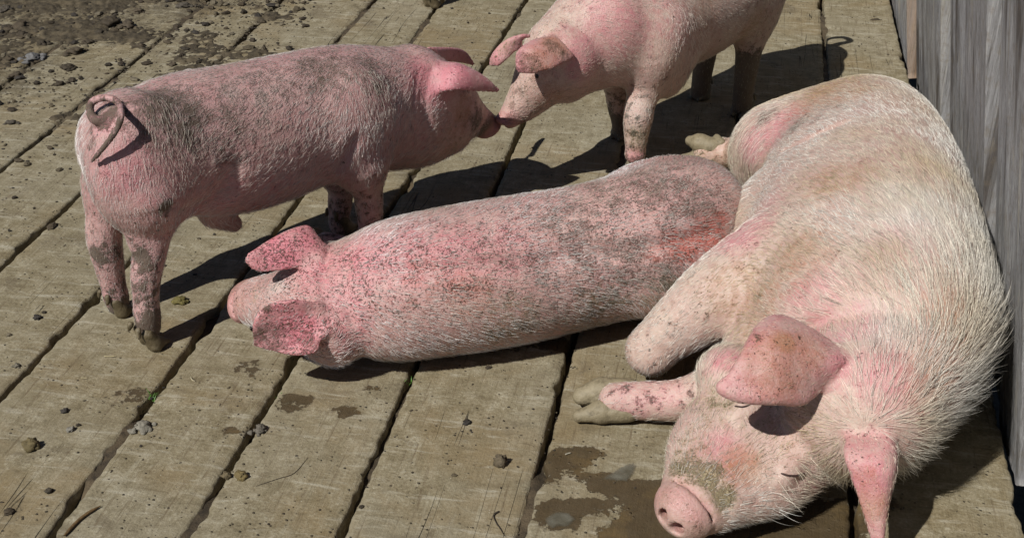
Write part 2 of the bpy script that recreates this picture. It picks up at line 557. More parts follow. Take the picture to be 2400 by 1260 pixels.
def skin_mesh(prims, h, floor=None):
    """Surface nets over the blended distance field: vertices, quads."""
    los, his = zip(*[prim_box(p) for p in prims if not p.get('sub')])
    lo = np.min(los, 0) - h
    hi = np.max(his, 0) + h
    n = np.ceil((hi - lo) / h).astype(int) + 1
    ax = [(lo[i] + h * np.arange(n[i])).astype(np.float32) for i in range(3)]
    D = np.full(tuple(n), 1., np.float32)
    for p in prims:
        a, b = prim_box(p)
        i0 = np.maximum(0, np.floor((a - lo) / h).astype(int))
        i1 = np.minimum(n, np.ceil((b - lo) / h).astype(int) + 1)
        if np.any(i1 <= i0):
            continue
        sl = tuple(slice(i0[i], i1[i]) for i in range(3))
        g = np.stack(np.meshgrid(*[ax[i][sl[i]] for i in range(3)], indexing='ij'), -1)
        d = prim_dist(p, g.reshape(-1, 3)).reshape(g.shape[:3])
        D[sl] = blend(D[sl], d, p['k'], p.get('sub', False))
    if floor is not None:
        D = np.maximum(D, (floor - ax[2])[None, None, :])
    ins = D < 0
    c = [ins[dx:n[0] - 1 + dx, dy:n[1] - 1 + dy, dz:n[2] - 1 + dz] for dx in (0, 1) for dy in (0, 1) for dz in (0, 1)]
    tot = sum(x.astype(np.int8) for x in c)
    act = (tot > 0) & (tot < 8)
    idx = np.full(act.shape, -1, np.int64)
    cells = np.argwhere(act)
    idx[act] = np.arange(len(cells))
    acc = np.zeros((len(cells), 3))
    cnt = np.zeros(len(cells))
    offs = [(dx, dy, dz) for dx in (0, 1) for dy in (0, 1) for dz in (0, 1)]
    val = {o: D[cells[:, 0] + o[0], cells[:, 1] + o[1], cells[:, 2] + o[2]] for o in offs}
    for o in offs:
        for a in range(3):
            if o[a] == 0:
                o2 = tuple(o[i] + (i == a) for i in range(3))
                v0, v1 = val[o], val[o2]
                m = (v0 < 0) != (v1 < 0)
                t = v0[m] / (v0[m] - v1[m])
                q = np.tile(np.array(o, float), (m.sum(), 1))
                q[:, a] += t
                acc[m] += q
                cnt[m] += 1
    V = lo + h * (cells + acc / cnt[:, None])
    Q = []
    for a in range(3):
        b_, c_ = (a + 1) % 3, (a + 2) % 3
        s0 = [slice(None)] * 3
        s1 = [slice(None)] * 3
        s0[a] = slice(0, -1)
        s1[a] = slice(1, None)
        m = ins[tuple(s0)] != ins[tuple(s1)]
        e = np.argwhere(m)
        e = e[(e[:, b_] > 0) & (e[:, c_] > 0) & (e[:, b_] < n[b_] - 1) & (e[:, c_] < n[c_] - 1)]
        flip = ins[tuple(s0)][e[:, 0], e[:, 1], e[:, 2]]
        def at(db, dc):
            x = e.copy()
            x[:, b_] += db
            x[:, c_] += dc
            return idx[x[:, 0], x[:, 1], x[:, 2]]
        q = np.stack([at(-1, -1), at(0, -1), at(0, 0), at(-1, 0)], 1)
        q[~flip] = q[~flip][:, ::-1]
        Q.append(q)
    Q = np.vstack(Q)
    Q = Q[(Q >= 0).all(1)]
    # relax the grid stair-steps without shrinking
    E_ = np.vstack([Q[:, [i, (i + 1) % 4]] for i in range(4)])
    deg = np.bincount(E_.ravel(), minlength=len(V)).astype(float)
    deg[deg == 0] = 1
    for lam in (.55, -.57, .5, -.51):
        S = np.zeros_like(V)
        for i in range(3):
            S[:, i] = np.bincount(E_[:, 0], V[E_[:, 1], i], len(V)) + np.bincount(E_[:, 1], V[E_[:, 0], i], len(V))
        V = V + lam * (S / deg[:, None] - V)
    return V, Q
PIGS = {}
PIGS['one'] = dict(base=[-0.6365, 2.8459, 0.0], heading=[0.7466, 0.6652, 0.0],
  prims=[
    {'t': 'T', 'p': [[-0.8259, 2.6755, 0.4503], [-0.788, 2.7092, 0.4315], [-0.7271, 2.7635, 0.4087], [-0.6302, 2.8498, 0.3837], [-0.5258, 2.9428, 0.3796], [-0.4341, 3.0246, 0.383], [-0.3487, 3.1006, 0.3689], [-0.2747, 3.1665, 0.355]], 'rw': [0.112, 0.137, 0.152, 0.158, 0.152, 0.142, 0.13, 0.112], 'rh': [0.118, 0.142, 0.162, 0.172, 0.168, 0.155, 0.143, 0.125], 'up': [[0.0, 0.0, 1.0], [0.0, 0.0, 1.0], [0.0, 0.0, 1.0], [0.0, 0.0, 1.0], [0.0, 0.0, 1.0], [0.0, 0.0, 1.0], [0.0, 0.0, 1.0], [0.0, 0.0, 1.0]], 'n': 24, 'k': 0.04, 'flow': -1},
    {'t': 'E', 'c': [-0.7828, 2.6201, 0.4168], 'r': [0.13, 0.088, 0.158], 'R': [[0.7466, 0.6652, 0.0], [0.6652, -0.7466, 0.0], [0.0, 0.0, 1.0]], 'k': 0.045, 'flow': [-0.224, -0.1996, -1.0]},
    {'t': 'E', 'c': [-0.8621, 2.737, 0.3882], 'r': [0.095, 0.07, 0.135], 'R': [[0.7466, 0.6652, 0.0], [0.6652, -0.7466, 0.0], [0.0, 0.0, 1.0]], 'k': 0.045, 'flow': [-0.224, -0.1996, -1.0]},
    {'rr': [0.075, 0.046, 0.038, 0.034, 0.0285, 0.03, 0.026], 't': 'L', 'p': [[-0.7831, 2.5931, 0.3659], [-0.7806, 2.5953, 0.298], [-0.7868, 2.5897, 0.2538], [-0.8046, 2.5739, 0.1825], [-0.8121, 2.5672, 0.1212], [-0.8138, 2.5657, 0.0836], [-0.8136, 2.5659, 0.05]], 'k': 0.025, 'leg': 1},
    {'t': 'E', 'c': [-0.8148, 2.5675, 0.2686], 'r': [0.018, 0.02, 0.03], 'R': [[0.7466, 0.6652, 0.0], [0.6652, -0.7466, 0.0], [0.0, 0.0, 1.0]], 'k': 0.02, 'leg': 1},
    {'rr': [0.062, 0.044, 0.04, 0.034, 0.029, 0.03, 0.026], 't': 'L', 'p': [[-0.9049, 2.7256, 0.3284], [-0.92, 2.7121, 0.2601], [-0.929, 2.7041, 0.2044], [-0.9281, 2.7049, 0.1319], [-0.9266, 2.7063, 0.0768], [-0.9256, 2.7072, 0.051], [-0.9238, 2.7088, 0.0247]], 'k': 0.025, 'leg': 1},
    {'t': 'E', 'c': [-0.3702, 2.9476, 0.3688], 'r': [0.1, 0.055, 0.14], 'R': [[0.7466, 0.6652, 0.0], [0.6652, -0.7466, 0.0], [0.0, 0.0, 1.0]], 'k': 0.05, 'flow': [-0.0, -0.0, -1.0]},
    {'t': 'E', 'c': [-0.4346, 3.158, 0.2795], 'r': [0.1, 0.055, 0.14], 'R': [[0.7466, 0.6652, 0.0], [0.6652, -0.7466, 0.0], [0.0, 0.0, 1.0]], 'k': 0.05, 'flow': [-0.0, -0.0, -1.0]},
    {'rr': [0.068, 0.04, 0.034, 0.028, 0.029], 't': 'L', 'p': [[-0.368, 2.9696, 0.2643], [-0.3569, 2.9795, 0.1965], [-0.3542, 2.9819, 0.1308], [-0.3551, 2.9811, 0.0715], [-0.3537, 2.9823, 0.0162]], 'k': 0.03, 'leg': 1},
    {'rr': [0.065, 0.036, 0.032, 0.028, 0.029], 't': 'L', 'p': [[-0.4483, 3.1325, 0.1899], [-0.4438, 3.1364, 0.1276], [-0.4475, 3.1331, 0.0801], [-0.4516, 3.1295, 0.0446], [-0.4512, 3.1299, 0.0156]], 'k': 0.03, 'leg': 1},
    {'rr': [0.035, 0.02], 't': 'L', 'p': [[-0.6956, 2.7916, 0.2203], [-0.6583, 2.8248, 0.1766]], 'k': 0.03},
    {'t': 'T', 'p': [[-0.322, 3.1244, 0.3053], [-0.236, 3.201, 0.2849], [-0.1782, 3.2526, 0.2754]], 'rw': [0.1, 0.1, 0.09], 'rh': [0.12, 0.125, 0.11], 'up': [[0.0, 0.0, 1.0], [0.0, 0.0, 1.0], [0.0, 0.0, 1.0]], 'n': 8, 'k': 0.05, 'flow': -1},
    {'t': 'E', 'c': [-0.2504, 3.1901, 0.3887], 'r': [0.0891, 0.0832, 0.0825], 'R': [[0.449, 0.4, -0.799], [0.6552, -0.7554, -0.01], [0.6076, 0.519, 0.6012]], 'k': 0.0385, 'flow': [-0.449, -0.4, 0.799]},
    {'t': 'E', 'c': [-0.3031, 3.2137, 0.3503], 'r': [0.0726, 0.0429, 0.066], 'R': [[0.449, 0.4, -0.799], [0.6552, -0.7554, -0.01], [0.6076, 0.519, 0.6012]], 'k': 0.044, 'flow': [-0.7527, -0.6595, 0.4984]},
    {'t': 'E', 'c': [-0.2161, 3.2816, 0.3959], 'r': [0.0363, 0.0248, 0.0165], 'R': [[0.449, 0.4, -0.799], [0.6552, -0.7554, -0.01], [0.6076, 0.519, 0.6012]], 'k': 0.033, 'flow': [-0.449, -0.4, 0.799]},
    {'t': 'E', 'c': [-0.1971, 3.29, 0.32], 'r': [0.066, 0.0312, 0.0446], 'R': [[0.449, 0.4, -0.799], [0.6552, -0.7554, -0.01], [0.6076, 0.519, 0.6012]], 'k': 0.0385, 'flow': [-0.449, -0.4, 0.799]},
    {'t': 'E', 'c': [-0.235, 3.1352, 0.3492], 'r': [0.0726, 0.0429, 0.066], 'R': [[0.449, 0.4, -0.799], [0.6552, -0.7554, -0.01], [0.6076, 0.519, 0.6012]], 'k': 0.044, 'flow': [-0.7527, -0.6595, 0.4984]},
    {'t': 'E', 'c': [-0.1548, 3.2109, 0.395], 'r': [0.0363, 0.0248, 0.0165], 'R': [[0.449, 0.4, -0.799], [0.6552, -0.7554, -0.01], [0.6076, 0.519, 0.6012]], 'k': 0.033, 'flow': [-0.449, -0.4, 0.799]},
    {'t': 'E', 'c': [-0.1448, 3.2298, 0.3192], 'r': [0.066, 0.0312, 0.0446], 'R': [[0.449, 0.4, -0.799], [0.6552, -0.7554, -0.01], [0.6076, 0.519, 0.6012]], 'k': 0.0385, 'flow': [-0.449, -0.4, 0.799]},
    {'t': 'T', 'p': [[-0.2414, 3.1979, 0.3894], [-0.1928, 3.2408, 0.3307], [-0.1432, 3.2844, 0.2813], [-0.1036, 3.3194, 0.2385], [-0.0728, 3.3465, 0.2115]], 'rw': [0.0825, 0.0759, 0.0578, 0.0462, 0.0363], 'rh': [0.0759, 0.0759, 0.0594, 0.0479, 0.0363], 'up': [[0.6076, 0.519, 0.6012], [0.6076, 0.519, 0.6012], [0.6076, 0.519, 0.6012], [0.6076, 0.519, 0.6012], [0.6076, 0.519, 0.6012]], 'n': 14, 'k': 0.033, 'flow': -1},
    {'t': 'T', 'p': [[-0.2851, 3.1607, 0.3339], [-0.2269, 3.2121, 0.2683], [-0.156, 3.274, 0.2359], [-0.1218, 3.3039, 0.2163]], 'rw': [0.0555, 0.0433, 0.0379, 0.0267], 'rh': [0.0462, 0.033, 0.0312, 0.0223], 'up': [[0.6076, 0.519, 0.6012], [0.6076, 0.519, 0.6012], [0.6076, 0.519, 0.6012], [0.6076, 0.519, 0.6012]], 'n': 12, 'k': 0.022, 'flow': -1},
    {'rr': [0.0036, 0.0036, 0.0036, 0.0036, 0.0036], 't': 'L', 'p': [[-0.1344, 3.3459, 0.189], [-0.1652, 3.3312, 0.218], [-0.2029, 3.3106, 0.2443], [-0.2411, 3.3019, 0.2681], [-0.2475, 3.3023, 0.2854]], 'k': 0.012, 'sub': True},
    {'rr': [0.0036, 0.0036, 0.0036, 0.0036, 0.0036], 't': 'L', 'p': [[-0.0823, 3.2859, 0.1882], [-0.1009, 3.257, 0.2171], [-0.1263, 3.2222, 0.2432], [-0.1399, 3.1853, 0.2666], [-0.1402, 3.1786, 0.2838]], 'k': 0.012, 'sub': True},
    {'rr': [0.0076, 0.0076, 0.0076, 0.0076, 0.0076, 0.0076, 0.0076, 0.0076, 0.0076, 0.0076, 0.0076, 0.0076, 0.0076, 0.0076, 0.0076, 0.0076, 0.0076, 0.0076, 0.0076], 't': 'L', 'p': [[-0.0435, 3.3248, 0.2006], [-0.0375, 3.3328, 0.2063], [-0.035, 3.3431, 0.2113], [-0.0364, 3.3544, 0.2151], [-0.0414, 3.3654, 0.2172], [-0.0495, 3.3747, 0.2173], [-0.0597, 3.3813, 0.2155], [-0.0708, 3.3843, 0.2119], [-0.0814, 3.3834, 0.207], [-0.0902, 3.3787, 0.2013], [-0.0962, 3.3707, 0.1956], [-0.0987, 3.3604, 0.1906], [-0.0973, 3.3491, 0.1868], [-0.0923, 3.3381, 0.1847], [-0.0842, 3.3287, 0.1846], [-0.074, 3.3222, 0.1865], [-0.0629, 3.3192, 0.1901], [-0.0523, 3.3201, 0.195], [-0.0435, 3.3248, 0.2006]], 'k': 0.006, 'flow': [-0.449, -0.4, 0.799], 'bald': 1},
    {'t': 'E', 'c': [-0.0691, 3.3498, 0.2049], 'r': [0.0119, 0.0356, 0.0335], 'R': [[0.449, 0.4, -0.799], [0.6552, -0.7554, -0.01], [0.6076, 0.519, 0.6012]], 'k': 0.008, 'flow': [-0.449, -0.4, 0.799], 'bald': 1},
    {'t': 'E', 'c': [-0.071, 3.3704, 0.1956], 'r': [0.0264, 0.0111, 0.0146], 'R': [[0.6183, 0.1661, -0.7682], [0.4986, -0.8385, 0.22], [0.6076, 0.519, 0.6012]], 'k': 0.008, 'sub': True},
    {'t': 'E', 'c': [-0.049, 3.3451, 0.1953], 'r': [0.0264, 0.0111, 0.0146], 'R': [[0.2417, 0.6002, -0.7624], [0.7566, -0.6086, -0.2392], [0.6076, 0.519, 0.6012]], 'k': 0.008, 'sub': True},
    {'rr': [0.004, 0.004, 0.004, 0.004, 0.004, 0.004, 0.004, 0.004, 0.004, 0.004, 0.004, 0.004], 't': 'L', 'p': [[-0.0624, 3.3038, 0.2043], [-0.0499, 3.3077, 0.2132], [-0.0411, 3.3167, 0.2227], [-0.0371, 3.3295, 0.2313], [-0.0385, 3.3442, 0.2379], [-0.0452, 3.3589, 0.2416], [-0.0561, 3.3715, 0.2417], [-0.0697, 3.3803, 0.2384], [-0.0843, 3.3839, 0.2321], [-0.0976, 3.3819, 0.2236], [-0.1078, 3.3746, 0.2142], [-0.1136, 3.3629, 0.2051]], 'k': 0.01, 'sub': True},
    {'t': 'E', 'c': [-0.1157, 3.2051, 0.3671], 'r': [0.0178, 0.0131, 0.0071], 'R': [[0.1868, 0.3727, -0.909], [0.1925, 0.8934, 0.4059], [0.9633, -0.2508, 0.0951]], 'k': 0.01},
    {'t': 'E', 'c': [-0.1094, 3.2035, 0.3678], 'r': [0.0125, 0.0062, 0.0107], 'R': [[0.1868, 0.3727, -0.909], [0.1925, 0.8934, 0.4059], [0.9633, -0.2508, 0.0951]], 'k': 0.004, 'sub': True},
    {'t': 'E', 'c': [-0.2167, 3.3213, 0.3687], 'r': [0.0178, 0.0131, 0.0071], 'R': [[0.3834, 0.146, -0.912], [-0.9169, -0.0583, -0.3948], [-0.1108, 0.9876, 0.1115]], 'k': 0.01},
    {'t': 'E', 'c': [-0.2174, 3.3278, 0.3694], 'r': [0.0125, 0.0062, 0.0107], 'R': [[0.3834, 0.146, -0.912], [-0.9169, -0.0583, -0.3948], [-0.1108, 0.9876, 0.1115]], 'k': 0.004, 'sub': True},
    {'t': 'S', 'a': [[-0.1938, 3.1717, 0.4462], [-0.1326, 3.1592, 0.4486], [-0.075, 3.1771, 0.4103], [-0.0369, 3.1977, 0.3669]], 'b': [[-0.1874, 3.1037, 0.3992], [-0.1467, 3.0931, 0.4123], [-0.0956, 3.132, 0.3938], [-0.0369, 3.1963, 0.3663]], 'r': 0.0055, 'k': 0.017, 'flow': [0.8829, 0.1461, -0.4463], 'ear': 1, 'bulge': [0.0067, -0.0075, 0.012], 'prof': [1.2, 1.0, 0.1]},
    {'t': 'S', 'a': [[-0.2201, 3.2956, 0.4375], [-0.17, 3.3938, 0.4022], [-0.1332, 3.4667, 0.37], [-0.1079, 3.4959, 0.3274]], 'b': [[-0.1893, 3.323, 0.402], [-0.1548, 3.4207, 0.3637], [-0.1281, 3.4713, 0.3415], [-0.108, 3.4959, 0.3262]], 'r': 0.0055, 'k': 0.017, 'flow': [0.4405, 0.7869, -0.4321], 'ear': 1, 'bulge': [0.0, 0.0, 0.014], 'prof': [1.0, 1.0, 0.2]},
    {'rr': [0.0014, 0.004, 0.004, 0.004, 0.0014], 't': 'L', 'p': [[-0.2099, 3.1184, 0.4493], [-0.2189, 3.0778, 0.4205], [-0.2229, 3.053, 0.3803], [-0.2168, 3.0588, 0.3216], [-0.2079, 3.0908, 0.2559]], 'k': 0.016, 'sub': True},
    {'rr': [0.001, 0.003, 0.003, 0.003, 0.001], 't': 'L', 'p': [[-0.2258, 3.106, 0.454], [-0.2343, 3.0611, 0.427], [-0.2382, 3.0353, 0.3875], [-0.2323, 3.0409, 0.3292], [-0.2238, 3.0735, 0.2635]], 'k': 0.016, 'sub': True},
    {'rr': [0.001, 0.003, 0.003, 0.003, 0.001], 't': 'L', 'p': [[-0.1967, 3.1264, 0.4464], [-0.2062, 3.09, 0.4158], [-0.2103, 3.0663, 0.3749], [-0.2041, 3.0727, 0.3157], [-0.1949, 3.1059, 0.2493]], 'k': 0.016, 'sub': True},
    {'rr': [0.0021, 0.006, 0.0021], 't': 'L', 'p': [[-0.3626, 2.8729, 0.3683], [-0.3834, 2.8628, 0.3348], [-0.4004, 2.8628, 0.3021]], 'k': 0.03, 'sub': True},
    {'rr': [0.0028, 0.008, 0.008, 0.0028], 't': 'L', 'p': [[-0.6072, 2.6637, 0.3937], [-0.6301, 2.659, 0.3444], [-0.6781, 2.6517, 0.3041], [-0.7083, 2.6003, 0.3141]], 'k': 0.05, 'sub': True},
    {'rr': [0.013, 0.011, 0.0094, 0.0088, 0.0084, 0.0081, 0.0078, 0.0075], 't': 'L', 'p': [[-0.8318, 2.5828, 0.5426], [-0.8585, 2.5694, 0.5465], [-0.8789, 2.5999, 0.549], [-0.8798, 2.6077, 0.563], [-0.8675, 2.6058, 0.5762], [-0.8447, 2.6009, 0.5838], [-0.8225, 2.5932, 0.5822], [-0.8102, 2.5872, 0.5714]], 'k': 0.004, 'flow': [-0.0, -0.0, -1.0], 'tail': 1},
    {'rr': [0.0075, 0.0073, 0.0071, 0.0067, 0.0061, 0.006, 0.0045], 't': 'L', 'p': [[-0.8102, 2.5872, 0.5714], [-0.7914, 2.5236, 0.5768], [-0.7971, 2.5115, 0.5576], [-0.812, 2.5039, 0.5366], [-0.8326, 2.5029, 0.5125], [-0.8496, 2.5073, 0.4935], [-0.861, 2.5129, 0.4804]], 'k': 0.003, 'flow': [-0.0, -0.0, -1.0], 'tail': 1},
  ],
  blobs=[['mud', [-0.7176, 2.6243, 0.5448], 0.1076, 0.75], ['mud', [-0.6261, 2.6803, 0.4922], 0.1013, 0.55], ['mud', [-0.7708, 2.5986, 0.5696], 0.062, 0.5], ['mud', [-0.5347, 2.8214, 0.5255], 0.0859, 0.45], ['mud', [-0.4313, 2.9059, 0.5136], 0.0882, 0.55], ['mud', [-0.3211, 2.9794, 0.4962], 0.0803, 0.6], ['mud', [-0.3973, 2.9586, 0.5251], 0.0596, 0.5], ['mud', [-0.7306, 2.5398, 0.3597], 0.0198, 1.0], ['mud', [-0.6782, 2.6149, 0.4807], 0.0814, 0.35], ['mud', [-0.8693, 2.5457, 0.4965], 0.0265, 0.5], ['pink', [-0.7932, 2.5186, 0.4557], 0.0793, 0.5], ['pink', [-0.7478, 2.5355, 0.4283], 0.0801, 0.4], ['pink', [-0.6108, 2.6952, 0.3006], 0.1145, 0.35], ['pink', [-0.2097, 3.1035, 0.4272], 0.0629, 0.9], ['pink', [-0.136, 3.0996, 0.4343], 0.0733, 1.0], ['pink', [-0.8515, 2.5599, 0.5523], 0.0351, 0.6], ['pink', [-0.2326, 3.0576, 0.2878], 0.0634, 0.3], ['mud', [-0.0628, 3.3109, 0.2022], 0.0456, 1.2], ['mud', [-0.0886, 3.2257, 0.2687], 0.0443, 0.7], ['ochre', [-0.1249, 3.177, 0.3183], 0.0489, 0.6], ['ochre', [-0.1525, 3.1502, 0.2475], 0.0654, 0.4], ['mud', [-0.7938, 2.5484, 0.2391], 0.0462, 0.6], ['mud', [-0.7952, 2.542, 0.1468], 0.0655, 0.55], ['mud', [-0.7976, 2.5432, 0.0583], 0.0475, 1.2], ['mud', [-0.9153, 2.6789, 0.0788], 0.059, 0.5], ['mud', [-0.9113, 2.687, 0.0167], 0.0398, 1.2], ['mud', [-0.7985, 2.5486, 0.2389], 0.0203, 1.2], ['mud', [-0.9422, 2.668, 0.1742], 0.0242, 1.1], ['mud', [-0.9223, 2.6664, 0.1751], 0.0579, 0.5], ['pink', [-0.7671, 2.554, 0.2778], 0.0276, 0.4], ['pale', [-0.2657, 2.995, 0.4039], 0.0715, 0.4], ['pale', [-0.6023, 2.7806, 0.5414], 0.0941, 0.3], ['snout', [-0.0654, 3.3531, 0.1983], 0.0463, 1.0], ['lid', [-0.1157, 3.2051, 0.3671], 0.0226, 1.0], ['lid', [-0.2167, 3.3213, 0.3687], 0.0226, 1.0]],
  hoofs=[[[-0.8202, 2.56, 0.0], [0.7466, 0.6652, 0.0], 0.034, 0.05, [0.0, 0.0, 1.0], True], [[-0.9291, 2.704, 0.0], [0.7466, 0.6652, 0.0], 0.032, 0.05, [0.0, 0.0, 1.0], True], [[-0.3471, 2.9882, 0.0], [0.7466, 0.6652, 0.0], 0.033, 0.05, [0.0, 0.0, 1.0], True], [[-0.4494, 3.1315, 0.0], [0.7466, 0.6652, 0.0], 0.033, 0.05, [0.0, 0.0, 1.0], True]],
  eyes=[[[-0.1195, 3.2061, 0.3668], 0.0102, [0.9633, -0.2508, 0.0951], [0.1868, 0.3727, -0.909]], [[-0.2162, 3.3174, 0.3682], 0.0102, [-0.1108, 0.9876, 0.1115], [0.3834, 0.146, -0.912]]],
  lash=[],
  claws=[],
  long=[[[-0.1018, 3.2768, 0.2022], 0.05, 50, 0.02], [[-0.1543, 3.1738, 0.2073], 0.05, 40, 0.018]])
